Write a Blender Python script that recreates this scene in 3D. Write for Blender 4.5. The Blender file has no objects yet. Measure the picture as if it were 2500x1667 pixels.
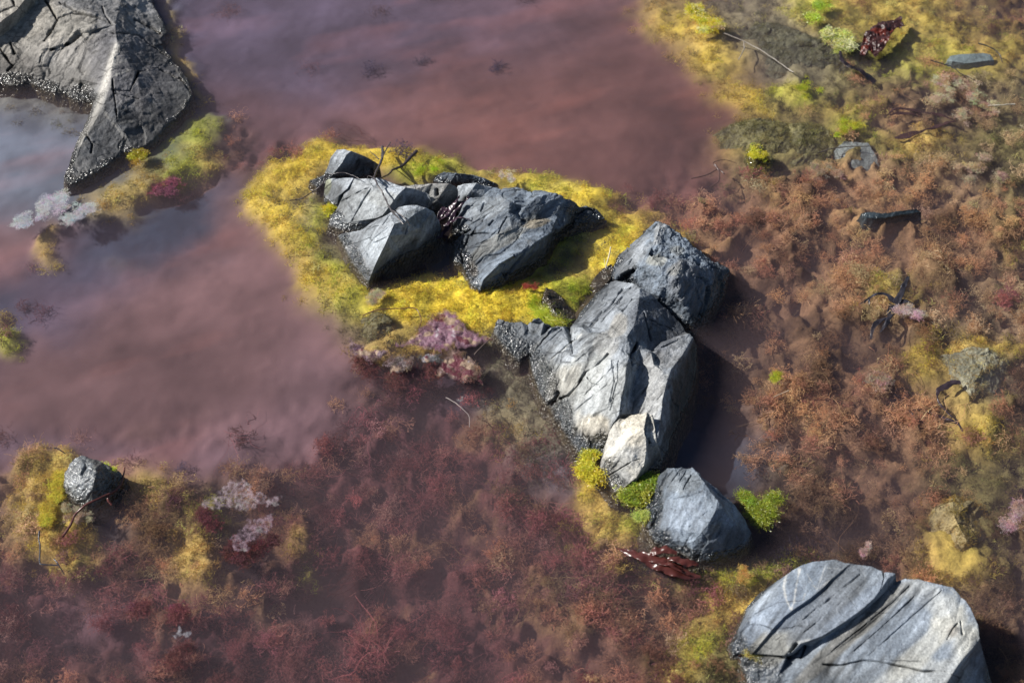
import bpy, math, random
import numpy as np
from mathutils import Vector
from mathutils.geometry import delaunay_2d_cdt

VERBOSE = False
rng = np.random.default_rng(7)
random.seed(7)
scene = bpy.context.scene
COL = scene.collection
R = math.radians

# ------------------------------------------------------------------ camera
D, PITCH = 2.2, R(48)
CAM = np.array([0, -D * math.cos(PITCH), D * math.sin(PITCH)])
FW = np.array([0, math.cos(PITCH), -math.sin(PITCH)])
UP = np.array([0, math.sin(PITCH), math.cos(PITCH)])
RT = np.array([1.0, 0, 0])
W0, H0, TH = 2500.0, 1667.0, 18.0 / 50.0


def at(px, py, z):
    """point of the place seen at photograph pixel (px, py) at height z (metres)"""
    px, py, z = np.broadcast_arrays(np.asarray(px, float), np.asarray(py, float), np.asarray(z, float))
    xn = (px - W0 / 2) / (W0 / 2) * TH
    yn = -(py - H0 / 2) / (W0 / 2) * TH
    d = FW + xn[..., None] * RT + yn[..., None] * UP
    t = (z - CAM[2]) / d[..., 2]
    return CAM + d * t[..., None]


def project(P):
    d = P - CAM
    zc = d @ FW
    return np.stack([W0 / 2 + (d @ RT) / zc / TH * W0 / 2, H0 / 2 - (d @ UP) / zc / TH * W0 / 2], -1)


# ------------------------------------------------------------------ noise
_perm = np.random.default_rng(3).permutation(512).astype(np.int64)
_LAT = np.random.default_rng(4).normal(size=64 ** 3).astype(np.float32) * .62


def _h(i, j, k):
    return _perm[(_perm[(_perm[i & 511] + j) & 511] + k) & 511]


def perlin(P):
    """smooth value noise on a tiling 64^3 lattice"""
    I = np.floor(P)
    F = (P - I).astype(np.float32)
    I = I.astype(np.int32)
    U = F * F * (3 - 2 * F)
    x0, y0, z0 = (I[:, 0] & 63) << 12, (I[:, 1] & 63) << 6, I[:, 2] & 63
    x1, y1, z1 = ((I[:, 0] + 1) & 63) << 12, ((I[:, 1] + 1) & 63) << 6, (I[:, 2] + 1) & 63
    ux, uy, uz = U[:, 0], U[:, 1], U[:, 2]

    def ln(xy):
        p, q = _LAT[xy | z0], _LAT[xy | z1]
        return p + uz * (q - p)
    a0, a1 = ln(x0 | y0), ln(x0 | y1)
    b0, b1 = ln(x1 | y0), ln(x1 | y1)
    a0 = a0 + uy * (a1 - a0)
    b0 = b0 + uy * (b1 - b0)
    return a0 + ux * (b0 - a0)


ROT = np.linalg.qr(np.random.default_rng(6).normal(size=(3, 3)))[0]


def fbm(P, oct=4, gain=0.5, lac=2.03):
    a, s = 1.0, np.zeros(len(P))
    Q = P.copy()
    for o in range(oct):
        s += a * perlin(Q + 17.3 * o)
        a *= gain
        Q = (Q @ ROT) * lac
    return s


def cells(P, seed=0):
    """Voronoi cells: returns (cell hash ints, offset to the cell centre, F2-F1)"""
    I = np.floor(P).astype(np.int64)
    b1 = np.full(len(P), 9e9)
    b2 = np.full(len(P), 9e9)
    hid = np.zeros(len(P), np.int64)
    off = np.zeros_like(P)
    jit = np.random.default_rng(50 + seed).random((512, 3))
    for dx in (-1, 0, 1):
        for dy in (-1, 0, 1):
            for dz in (-1, 0, 1):
                c = I + np.array([dx, dy, dz])
                h = _h(c[:, 0], c[:, 1], c[:, 2])
                o = P - (c + jit[h])
                d = (o * o).sum(1)
                m = d < b1
                b2 = np.where(m, b1, np.minimum(b2, d))
                b1 = np.where(m, d, b1)
                hid = np.where(m, h, hid)
                off = np.where(m[:, None], o, off)
    return hid, off, np.sqrt(b2) - np.sqrt(b1)


def sstep(a, b, x):
    t = np.clip((x - a) / (b - a), 0, 1)
    return t * t * (3 - 2 * t)


# ------------------------------------------------------------------ mesh helpers
def make_mesh(name, V, F, mat, attrs=None, smooth=True):
    """V (n,3); F (m,k) with k = 3 or 4; attrs: name -> (n,) or (n,3)"""
    me = bpy.data.meshes.new(name)
    V = np.ascontiguousarray(V, np.float32)
    F = np.ascontiguousarray(F, np.int32)
    me.vertices.add(len(V))
    me.vertices.foreach_set('co', V.ravel())
    k = F.shape[1]
    me.loops.add(F.size)
    me.loops.foreach_set('vertex_index', F.ravel())
    me.polygons.add(len(F))
    me.polygons.foreach_set('loop_start', np.arange(0, F.size, k, dtype=np.int32))
    me.polygons.foreach_set('loop_total', np.full(len(F), k, np.int32))
    if smooth:
        me.polygons.foreach_set('use_smooth', np.ones(len(F), bool))
    me.update(calc_edges=True)
    for n, a in (attrs or {}).items():
        a = np.asarray(a, np.float32)
        if a.ndim == 1:
            at_ = me.attributes.new(n, 'FLOAT', 'POINT')
            at_.data.foreach_set('value', a)
        else:
            at_ = me.attributes.new(n, 'FLOAT_COLOR', 'POINT')
            c = np.ones((len(a), 4), np.float32)
            c[:, :3] = a
            at_.data.foreach_set('color', c.ravel())
    me.materials.append(mat)
    return me


def link(name, me, parent=None):
    o = bpy.data.objects.new(name, me)
    COL.objects.link(o)
    if parent:
        o.parent = parent
    return o


def tag(o, label=None, cat=None, group=None, kind=None):
    if label: o['label'] = label
    if cat: o['category'] = cat
    if group: o['group'] = group
    if kind: o['kind'] = kind
    return o


def refine(V, T, L, A, fine=None, skirt=False):
    """split edges longer than L (conforming); A = per-vertex data carried along"""
    for _ in range(14 if fine is None else 2):
        E = np.sort(np.concatenate([T[:, [0, 1]], T[:, [1, 2]], T[:, [2, 0]]]), 1)
        key = E[:, 0].astype(np.int64) * (len(V) + 1) + E[:, 1]
        u, first, inv = np.unique(key, return_index=True, return_inverse=True)
        Eu = E[first]
        ln = np.linalg.norm(V[Eu[:, 0]] - V[Eu[:, 1]], axis=1)
        Am = (A[Eu[:, 0], 0] + A[Eu[:, 1], 0]) / 2 if skirt else 1.0
        mk = ln > L * (1 + 4 * (1 - Am))
        if fine is not None:
            mk[:] = False
            cand = (ln > L * .5) & (Am > .9)
            if cand.any():
                mk[cand] = fine((V[Eu[cand, 0]] + V[Eu[cand, 1]]) / 2)
        if not mk.any():
            break
        new = np.full(len(u), -1, np.int64)
        new[mk] = len(V) + np.arange(mk.sum())
        V = np.concatenate([V, (V[Eu[mk, 0]] + V[Eu[mk, 1]]) / 2])
        A = np.concatenate([A, (A[Eu[mk, 0]] + A[Eu[mk, 1]]) / 2])
        n = len(T)
        m = np.stack([new[inv[:n]], new[inv[n:2 * n]], new[inv[2 * n:]]], 1)
        cnt = (m >= 0).sum(1)
        out = [T[cnt == 0]]
        s = cnt == 3
        a, b, c = T[s].T
        x, y, z = m[s].T
        out += [np.stack(q, 1) for q in ((a, x, z), (x, b, y), (z, y, c), (x, y, z))]
        for r in range(3):
            Tr = np.roll(T, -r, 1)
            mr = np.roll(m, -r, 1)
            s = (cnt == 1) & (mr[:, 0] >= 0)
            a, b, c = Tr[s].T
            x = mr[s, 0]
            out += [np.stack((a, x, c), 1), np.stack((x, b, c), 1)]
            s = (cnt == 2) & (mr[:, 2] < 0)
            a, b, c = Tr[s].T
            x, y = mr[s, 0], mr[s, 1]
            d1 = np.linalg.norm(V[x] - V[c], axis=1)
            d2 = np.linalg.norm(V[a] - V[y], axis=1)
            out += [np.stack((x, b, y), 1)]
            q = d1 < d2
            out += [np.stack((a[q], x[q], c[q]), 1), np.stack((x[q], y[q], c[q]), 1)]
            q = ~q
            out += [np.stack((a[q], x[q], y[q]), 1), np.stack((a[q], y[q], c[q]), 1)]
        T = np.concatenate(out)
    return V, T, A


def vnormals(V, T):
    n = np.cross(V[T[:, 1]] - V[T[:, 0]], V[T[:, 2]] - V[T[:, 0]])
    N = np.zeros_like(V)
    for i in range(3):
        for k in range(3):
            N[:, k] += np.bincount(T[:, i], n[:, k], len(V))
    return N / (np.linalg.norm(N, axis=1)[:, None] + 1e-12)


def seg_dist(p, poly):
    d = np.full(len(p), 1e9)
    for a, b in zip(poly[:-1], poly[1:]):
        a, b = np.array(a, float)[:2], np.array(b, float)[:2]
        ab = b - a
        t = np.clip(((p - a) @ ab) / (ab @ ab + 1e-9), 0, 1)
        d = np.minimum(d, np.linalg.norm(p - a - t[:, None] * ab, axis=1))
    return d


# ------------------------------------------------------------------ materials
def new_mat(name):
    m = bpy.data.materials.new(name)
    m.use_nodes = True
    nt = m.node_tree
    nt.nodes.clear()
    out = nt.nodes.new('ShaderNodeOutputMaterial')
    return m, nt, out


def N(nt, typ, **kw):
    n = nt.nodes.new(typ)
    for k, v in kw.items():
        if k.startswith('_'):
            setattr(n, k[1:], v)
        else:
            n.inputs[k].default_value = v
    return n


def mathn(nt, op, a, b=None, clamp=False):
    n = nt.nodes.new('ShaderNodeMath')
    n.operation = op
    n.use_clamp = clamp
    for i, v in enumerate((a, b)):
        if v is None: continue
        if isinstance(v, (int, float)): n.inputs[i].default_value = v
        else: nt.links.new(v, n.inputs[i])
    return n.outputs[0]


def mixc(nt, fac, a, b, blend='MIX'):
    n = nt.nodes.new('ShaderNodeMix')
    n.data_type = 'RGBA'
    n.blend_type = blend
    for s, v in ((n.inputs[0], fac), (n.inputs[6], a), (n.inputs[7], b)):
        if isinstance(v, (int, float)): s.default_value = v
        elif isinstance(v, tuple): s.default_value = v + (1,)
        else: nt.links.new(v, s)
    return n.outputs[2]


def attr(nt, name):
    n = nt.nodes.new('ShaderNodeAttribute')
    n.attribute_name = name
    return n


def rock_material():
    m, nt, out = new_mat('slate')
    L = nt.links.new
    geo = nt.nodes.new('ShaderNodeNewGeometry')
    pos = geo.outputs['Position']
    col = attr(nt, 'Col').outputs['Color']
    wet = attr(nt, 'wet').outputs['Fac']
    bead = attr(nt, 'bead').outputs['Fac']
    n1 = N(nt, 'ShaderNodeTexNoise', Scale=120.0, Detail=8.0, Roughness=0.65)
    L(pos, n1.inputs['Vector'])
    n2 = N(nt, 'ShaderNodeTexNoise', Scale=380.0, Detail=2.0, Roughness=0.6)
    L(pos, n2.inputs['Vector'])
    k = mathn(nt, 'MULTIPLY', n1.outputs['Fac'], 1.0)
    k = mathn(nt, 'ADD', mathn(nt, 'MULTIPLY', n1.outputs['Fac'], 1.2), mathn(nt, 'MULTIPLY', n2.outputs['Fac'], 1.3))
    k = mathn(nt, 'MAXIMUM', mathn(nt, 'SUBTRACT', k, .25), .15)
    comb = nt.nodes.new('ShaderNodeCombineColor')
    for i in range(3): L(k, comb.inputs[i])
    c = mixc(nt, 1.0, col, comb.outputs[0], 'MULTIPLY')
    cw = mixc(nt, 1.0, c, (0.50, 0.50, 0.50), 'MULTIPLY')
    c = mixc(nt, wet, c, cw)
    mp = N(nt, 'ShaderNodeMapping')
    mp.inputs['Rotation'].default_value = (.5, .35, .75)
    mp.inputs['Scale'].default_value = (7, 26, 26)
    wp = N(nt, 'ShaderNodeTexNoise', Scale=30.0, Detail=3.0)
    L(pos, wp.inputs['Vector'])
    wa = N(nt, 'ShaderNodeVectorMath', _operation='MULTIPLY_ADD')
    L(wp.outputs['Color'], wa.inputs[0])
    wa.inputs[1].default_value = (.012, .012, .012)
    L(pos, wa.inputs[2])
    L(wa.outputs[0], mp.inputs['Vector'])
    vc = N(nt, 'ShaderNodeTexVoronoi', Scale=1.0)
    vc.feature = 'DISTANCE_TO_EDGE'
    L(mp.outputs[0], vc.inputs['Vector'])
    gate = N(nt, 'ShaderNodeTexNoise', Scale=16.0, Detail=2.0)
    L(pos, gate.inputs['Vector'])
    g2 = mathn(nt, 'MULTIPLY', mathn(nt, 'SUBTRACT', gate.outputs['Fac'], .5), 7.0, True)
    line = mathn(nt, 'MULTIPLY', mathn(nt, 'SUBTRACT', 1.0, mathn(nt, 'MULTIPLY', vc.outputs['Distance'], 38.0), True), g2)
    c = mixc(nt, mathn(nt, 'MULTIPLY', line, .45), c, (.03, .03, .032))
    bs = N(nt, 'ShaderNodeBsdfPrincipled')
    L(c, bs.inputs['Base Color'])
    rough = mathn(nt, 'SUBTRACT', 0.62, mathn(nt, 'MULTIPLY', wet, 0.45))
    L(rough, bs.inputs['Roughness'])
    L(mathn(nt, 'ADD', .35, mathn(nt, 'MULTIPLY', wet, .35)), bs.inputs['Specular IOR Level'])
    # beads of water and encrusting growth near the water line
    v = N(nt, 'ShaderNodeTexVoronoi', Scale=215.0)
    v.feature = 'F1'
    L(pos, v.inputs['Vector'])
    bh = mathn(nt, 'MULTIPLY', mathn(nt, 'SUBTRACT', 1.0, v.outputs['Distance']), bead)
    b1 = N(nt, 'ShaderNodeBump', Strength=1.0, Distance=0.0042)
    L(bh, b1.inputs['Height'])
    b2 = N(nt, 'ShaderNodeBump', Strength=0.9, Distance=0.0022)
    L(mathn(nt, 'SUBTRACT', mathn(nt, 'ADD', n1.outputs['Fac'], mathn(nt, 'MULTIPLY', n2.outputs['Fac'], 0.4)), mathn(nt, 'MULTIPLY', line, .8)), b2.inputs['Height'])
    L(b1.outputs['Normal'], b2.inputs['Normal'])
    L(b2.outputs['Normal'], bs.inputs['Normal'])
    L(bs.outputs[0], out.inputs['Surface'])
    return m


def weed_material(name, rough=0.6, trans=0.35, spec=0.2):
    m, nt, out = new_mat(name)
    L = nt.links.new
    col = attr(nt, 'Col').outputs['Color']
    bs = N(nt, 'ShaderNodeBsdfPrincipled')
    L(col, bs.inputs['Base Color'])
    bs.inputs['Roughness'].default_value = rough
    bs.inputs['Specular IOR Level'].default_value = spec
    tr = N(nt, 'ShaderNodeBsdfTranslucent')
    L(col, tr.inputs['Color'])
    mx = N(nt, 'ShaderNodeMixShader')
    mx.inputs[0].default_value = trans
    L(bs.outputs[0], mx.inputs[1])
    L(tr.outputs[0], mx.inputs[2])
    L(mx.outputs[0], out.inputs['Surface'])
    return m


def bed_material():
    m, nt, out = new_mat('pool_bed')
    L = nt.links.new
    geo = nt.nodes.new('ShaderNodeNewGeometry')
    pos = geo.outputs['Position']
    col = attr(nt, 'Col').outputs['Color']
    tex = attr(nt, 'tex').outputs['Fac']
    n1 = N(nt, 'ShaderNodeTexNoise', Scale=140.0, Detail=6.0, Roughness=0.7)
    L(pos, n1.inputs['Vector'])
    k = mathn(nt, 'ADD', 1.0, mathn(nt, 'MULTIPLY', mathn(nt, 'SUBTRACT', n1.outputs['Fac'], 0.5), mathn(nt, 'MULTIPLY', tex, 2.2)))
    comb = nt.nodes.new('ShaderNodeCombineColor')
    for i in range(3): L(k, comb.inputs[i])
    c = mixc(nt, 1.0, col, comb.outputs[0], 'MULTIPLY')
    bs = N(nt, 'ShaderNodeBsdfPrincipled', Roughness=0.8)
    bs.inputs['Specular IOR Level'].default_value = 0.05
    L(c, bs.inputs['Base Color'])
    b = N(nt, 'ShaderNodeBump', Distance=0.004)
    L(tex, b.inputs['Strength'])
    L(n1.outputs['Fac'], b.inputs['Height'])
    L(b.outputs[0], bs.inputs['Normal'])
    L(bs.outputs[0], out.inputs['Surface'])
    return m


def water_material():
    m, nt, out = new_mat('turbid_water')
    L = nt.links.new
    geo = nt.nodes.new('ShaderNodeNewGeometry')
    mp = N(nt, 'ShaderNodeMapping')
    L(geo.outputs['Position'], mp.inputs['Vector'])
    mp.inputs['Rotation'].default_value = (0, 0, R(-22))
    mp.inputs['Scale'].default_value = (9, 26, 9)
    n = N(nt, 'ShaderNodeTexNoise', Scale=1.0, Detail=4.0, Roughness=0.55)
    L(mp.outputs[0], n.inputs['Vector'])
    b = N(nt, 'ShaderNodeBump', Strength=0.35, Distance=0.01)
    L(n.outputs['Fac'], b.inputs['Height'])
    lw = nt.nodes.new('ShaderNodeLayerWeight')
    L(b.outputs[0], lw.inputs['Normal'])
    f = mathn(nt, 'ADD', mathn(nt, 'MULTIPLY', mathn(nt, 'POWER', lw.outputs['Facing'], 5.0), 0.98), 0.02)
    # Facing is linear in the cosine only with blend 0.5
    gl = N(nt, 'ShaderNodeBsdfGlossy', Roughness=0.02)
    L(b.outputs[0], gl.inputs['Normal'])
    tr = N(nt, 'ShaderNodeBsdfTransparent')
    mx = N(nt, 'ShaderNodeMixShader')
    L(f, mx.inputs[0])
    L(tr.outputs[0], mx.inputs[1])
    L(gl.outputs[0], mx.inputs[2])
    L(mx.outputs[0], out.inputs['Surface'])
    v = N(nt, 'ShaderNodeVolumePrincipled')
    v.inputs['Color'].default_value = (0.33, 0.25, 0.28, 1)
    v.inputs['Density'].default_value = 4.6
    v.inputs['Anisotropy'].default_value = 0.0
    L(v.outputs[0], out.inputs['Volume'])
    return m


M_ROCK = rock_material()
M_WEED = weed_material('seaweed', trans=.5, spec=.1)
M_WET = weed_material('wet_seaweed', rough=0.27, trans=0.25, spec=0.5)
M_SCRAP = weed_material('thin_weed', rough=.38, trans=.3, spec=.45)
def jelly_material(name, k):
    m, nt, out = new_mat(name)
    L = nt.links.new
    geo = nt.nodes.new('ShaderNodeNewGeometry')
    col = attr(nt, 'Col').outputs['Color']
    n = N(nt, 'ShaderNodeTexNoise', Scale=160.0, Detail=5.0, Roughness=.7)
    L(geo.outputs['Position'], n.inputs['Vector'])
    bs = N(nt, 'ShaderNodeBsdfPrincipled', Roughness=.3)
    bs.inputs['Specular IOR Level'].default_value = .5
    L(col, bs.inputs['Base Color'])
    b = N(nt, 'ShaderNodeBump', Strength=.8, Distance=.003)
    L(n.outputs['Fac'], b.inputs['Height'])
    L(b.outputs[0], bs.inputs['Normal'])
    tl = N(nt, 'ShaderNodeBsdfTranslucent')
    L(col, tl.inputs['Color'])
    m1 = N(nt, 'ShaderNodeMixShader')
    m1.inputs[0].default_value = .35
    L(bs.outputs[0], m1.inputs[1])
    L(tl.outputs[0], m1.inputs[2])
    tr = N(nt, 'ShaderNodeBsdfTransparent')
    m2 = N(nt, 'ShaderNodeMixShader')
    f = mathn(nt, 'MULTIPLY', mathn(nt, 'SUBTRACT', .86, n.outputs['Fac']), k, True)
    f = mathn(nt, 'ADD', f, mathn(nt, 'MULTIPLY', mathn(nt, 'SUBTRACT', 1.0, attr(nt, 'rim').outputs['Fac']), .75), True)
    L(f, m2.inputs[0])
    L(m1.outputs[0], m2.inputs[1])
    L(tr.outputs[0], m2.inputs[2])
    L(m2.outputs[0], out.inputs['Surface'])
    return m


M_JELLY = jelly_material('jelly_weed', 2.2)
M_CRUMPLE = jelly_material('crumpled_weed', .35)
M_BED = bed_material()
M_WATER = water_material()

# ------------------------------------------------------------------ rocks
SLATE = np.array([0.128, 0.146, 0.168])
GREY = np.array([0.262, 0.272, 0.282])
TAN = np.array([0.36, 0.315, 0.25])
DARK = np.array([0.075, 0.082, 0.095])


def rock(name, label, cat, outline, inner=(), crease=(), cracks=(), veins=(), tints=(), base=SLATE, L=0.0018,
         rough=1.0, wet=1.2, wetblobs=(), bottom=-0.16, flare=0.25, grain=(0.5, 0.3, 0.8), group=None, org=None,
         bead=1.0, algae=None, step=1.0, zs_=1.0, moss=None, tidal=1.0, stretch=.72):
    """outline / inner: (px, py, height in cm) in photograph pixels; crease: lists of points the surface must bend along"""
    def cv(p):
        return (org[0] + p[0] / 4.0, org[1] + p[1] / 4.0) + tuple(p[2:]) if org else tuple(p)
    outline = [cv(p) for p in outline]
    inner = [cv(p) for p in inner]
    crease = [[cv(p) for p in c] for c in crease]
    cracks = [[cv(p) for p in c[0]] and ([cv(p) for p in c[0]], c[1], c[2]) for c in cracks]
    veins = [([cv(p) for p in c[0]], c[1], c[2]) for c in veins]
    pts, zs, idx, edges = [], [], {}, []

    def add(p):
        k = (round(p[0], 1), round(p[1], 1))
        if k not in idx:
            idx[k] = len(pts)
            pts.append(Vector((p[0], p[1])))
            zs.append(p[2] / 100.0 * zs_)
        return idx[k]
    oi = [add(p) for p in outline]
    for p in inner: add(p)
    for c in crease:
        ci = [add(p) for p in c]
        edges += list(zip(ci[:-1], ci[1:]))
    n_in = len(pts)
    ov, oe, of, ovi, oei, ofi = delaunay_2d_cdt(pts, edges, [oi], 1, 1e-4)
    P2 = np.array([(v.x, v.y) for v in ov])
    Z = np.array([zs[o[0]] if o else np.nan for o in ovi])
    for i in np.where(np.isnan(Z))[0]:                      # crossings of creases
        d = np.linalg.norm(P2[:n_in] - P2[i], axis=1) if False else np.linalg.norm(np.array([(p.x, p.y) for p in pts]) - P2[i], axis=1)
        w = 1 / (d ** 2 + 1)
        Z[i] = (w * np.array(zs)).sum() / w.sum()
    T = np.array([f for f in of if len(f) == 3], np.int64)
    V = at(P2[:, 0], P2[:, 1], Z)
    # consistent upward/towards-camera winding
    nn = np.cross(V[T[:, 1]] - V[T[:, 0]], V[T[:, 2]] - V[T[:, 0]])
    fl = (nn * (CAM - V[T[:, 0]])).sum(1) < 0
    T[fl] = T[fl][:, ::-1]
    # skirt: from the boundary down under water
    be = {}
    for t in T:
        for a, b in ((t[0], t[1]), (t[1], t[2]), (t[2], t[0])):
            if (b, a) in be: del be[(b, a)]
            else: be[(a, b)] = 1
    bn = {}
    for a, b in be:
        e = V[b] - V[a]
        n = np.array([e[1], -e[0], 0.0])
        n /= np.linalg.norm(n) + 1e-9
        for v in (a, b): bn[v] = bn.get(v, 0) + n
    low = {}
    Vn = list(V)
    for v, n in bn.items():
        n = n / (np.linalg.norm(n) + 1e-9)
        low[v] = len(Vn)
        dz = V[v][2] - bottom
        Vn.append(np.array([V[v][0] + n[0] * dz * flare, V[v][1] + n[1] * dz * flare, bottom]))
    S = []
    for a, b in be:
        S += [(b, a, low[a]), (b, low[a], low[b])]
    A = np.zeros((len(Vn), 1))
    A[:len(V)] = 1
    V = np.array(Vn)
    T = np.concatenate([T, np.array(S, np.int64)])
    lines = [(c[0], c[1]) for c in cracks] + [(c[0], c[1]) for c in veins] + [(c, .3) for c in crease]

    segs = []
    for poly, w in lines:
        r = w + 2.5
        for a, b in zip(poly[:-1], poly[1:]):
            a, b = np.array(a[:2], float), np.array(b[:2], float)
            segs.append((a, b, r, np.minimum(a, b) - r, np.maximum(a, b) + r))

    def fine(M):
        pm = project(M)
        near = np.zeros(len(M), bool)
        for a, b, r, lo_, hi_ in segs:
            m = np.where(((pm > lo_) & (pm < hi_)).all(1) & ~near)[0]
            if len(m):
                near[m] = seg_dist(pm[m], (a, b)) < r
        return near
    V, T, A = refine(V, T, L, A, None, True)
    V, T, A = refine(V, T, L, A, fine, True)
    top = A[:, 0]
    N0 = vnormals(V, T)
    px = project(V)
    g = np.array(grain) / np.linalg.norm(grain)
    seed = (sum(map(ord, label)) % 97) * 1.7
    Q = V + seed
    # bedding-stretched coordinates
    Qs = Q - stretch * (Q @ g)[:, None] * g
    warp = np.stack([fbm(Q * 18 + k * 9, 3) for k in range(3)], 1) * 0.012
    hid, off, edge = cells((Qs + warp) * 26, 1)
    gr = np.random.default_rng(9).normal(size=(512, 3)) * 0.5
    lv = np.random.default_rng(10).normal(size=512)
    face = (off * gr[hid]).sum(1) + 0.25 * lv[hid]
    hid2, off2, edge2 = cells((Qs + warp) * 75, 2)
    face2 = (off2 * gr[hid2]).sum(1) + 0.3 * lv[hid2]
    dsp = rough * (0.0034 * face * step + 0.0010 * face2 + 0.0010 * fbm(Qs * 24, 3) + 0.0009 * fbm(Qs * 140, 4, .6))
    jm = np.exp(-(edge / 0.03) ** 2) * sstep(-0.1, 0.5, fbm(Q * 9 + 5, 2))
    dsp -= rough * step * 0.0024 * jm
    dirt = np.zeros(len(V))
    for poly, w, dep in cracks:
        jit = (fbm(V * 60 + 3, 3) * 5)
        d = seg_dist(px, poly) + jit * 0.35
        k = np.exp(-(np.maximum(d, 0) / (w * .62)) ** 2) * top
        dsp -= 1.15 * dep / 100.0 * k
        dirt = np.maximum(dirt, k * min(1, dep * 1.6))
    V2 = V + N0 * dsp[:, None]
    # ---- colour (the stone's own, with light and shade of some faces tinted in), wetness by height over the water
    lo = fbm(Q * 8, 4)
    mid = fbm(Qs * 40, 4)
    hi = fbm(Qs * 190, 3, .65)
    C = base[None] * (1 + 0.28 * lo + 0.32 * mid + .38 * hi - .3 * jm)[:, None]
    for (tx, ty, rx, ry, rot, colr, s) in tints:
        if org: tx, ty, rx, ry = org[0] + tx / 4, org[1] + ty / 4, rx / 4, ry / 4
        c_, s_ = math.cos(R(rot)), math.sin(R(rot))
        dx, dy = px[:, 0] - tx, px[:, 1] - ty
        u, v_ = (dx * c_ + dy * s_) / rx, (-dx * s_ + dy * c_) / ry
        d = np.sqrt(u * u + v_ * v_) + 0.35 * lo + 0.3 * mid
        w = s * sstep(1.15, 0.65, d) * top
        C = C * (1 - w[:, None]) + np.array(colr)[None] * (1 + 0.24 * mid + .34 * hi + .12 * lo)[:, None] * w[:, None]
    for poly, w, s in veins:
        d = seg_dist(px, poly) + fbm(V * 150, 3) * 1.6
        k = s * np.exp(-(np.maximum(d, 0) / w) ** 2) * top
        C = C * (1 - k[:, None]) + np.array([0.48, 0.46, 0.42])[None] * k[:, None]
    if base[2] > base[0]:
        C *= np.array([.95, 1.0, 1.06])[None]
    C *= (1 - .62 * dirt)[:, None]
    band = sstep(.034, .010, V2[:, 2] + .012 * lo + .006 * mid)       # dark tidal band, also painted to deepen the shaded flanks
    C *= (1 - .50 * tidal * band)[:, None]
    wz = wet / 100.0
    hgt = V2[:, 2] + 0.006 * fbm(Q * 30, 3)
    we = sstep(wz * 1.2, wz * 0.55, hgt)
    for (tx, ty, rx, ry, rot, s) in wetblobs:
        if org: tx, ty, rx, ry = org[0] + tx / 4, org[1] + ty / 4, rx / 4, ry / 4
        c_, s_ = math.cos(R(rot)), math.sin(R(rot))
        dx, dy = px[:, 0] - tx, px[:, 1] - ty
        u, v_ = (dx * c_ + dy * s_) / rx, (-dx * s_ + dy * c_) / ry
        we = np.maximum(we, s * sstep(1.2, 0.6, np.sqrt(u * u + v_ * v_) + 0.4 * mid))
    # encrusting brown growth below the water
    un = sstep(0.004, -0.01, V2[:, 2])
    enc = np.array(algae if algae is not None else (0.16, 0.12, 0.06))
    C = C * (1 - 0.75 * un[:, None]) + enc[None] * (1 + 0.4 * mid)[:, None] * 0.75 * un[:, None]
    be_ = np.clip(we * bead * (0.5 + 0.8 * sstep(-.5, .5, fbm(Q * 55 + 9, 3))), 0, 1)
    C = np.clip(C, 0.01, 0.85)
    if VERBOSE: print(name, len(V2))
    me = make_mesh(name, V2, T, M_ROCK, {'Col': C, 'wet': we, 'bead': be_})
    o = tag(link(name, me), label, cat, group)
    if moss: MOSS.append((o, V2[(top > .6)], moss))
    return o


MOSS = []
GA = 'large grey rocks standing out of the tide pool'
o3, o4, o5, o7 = (740, 340), (1000, 400), (1180, 520), (1380, 1060)

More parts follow.
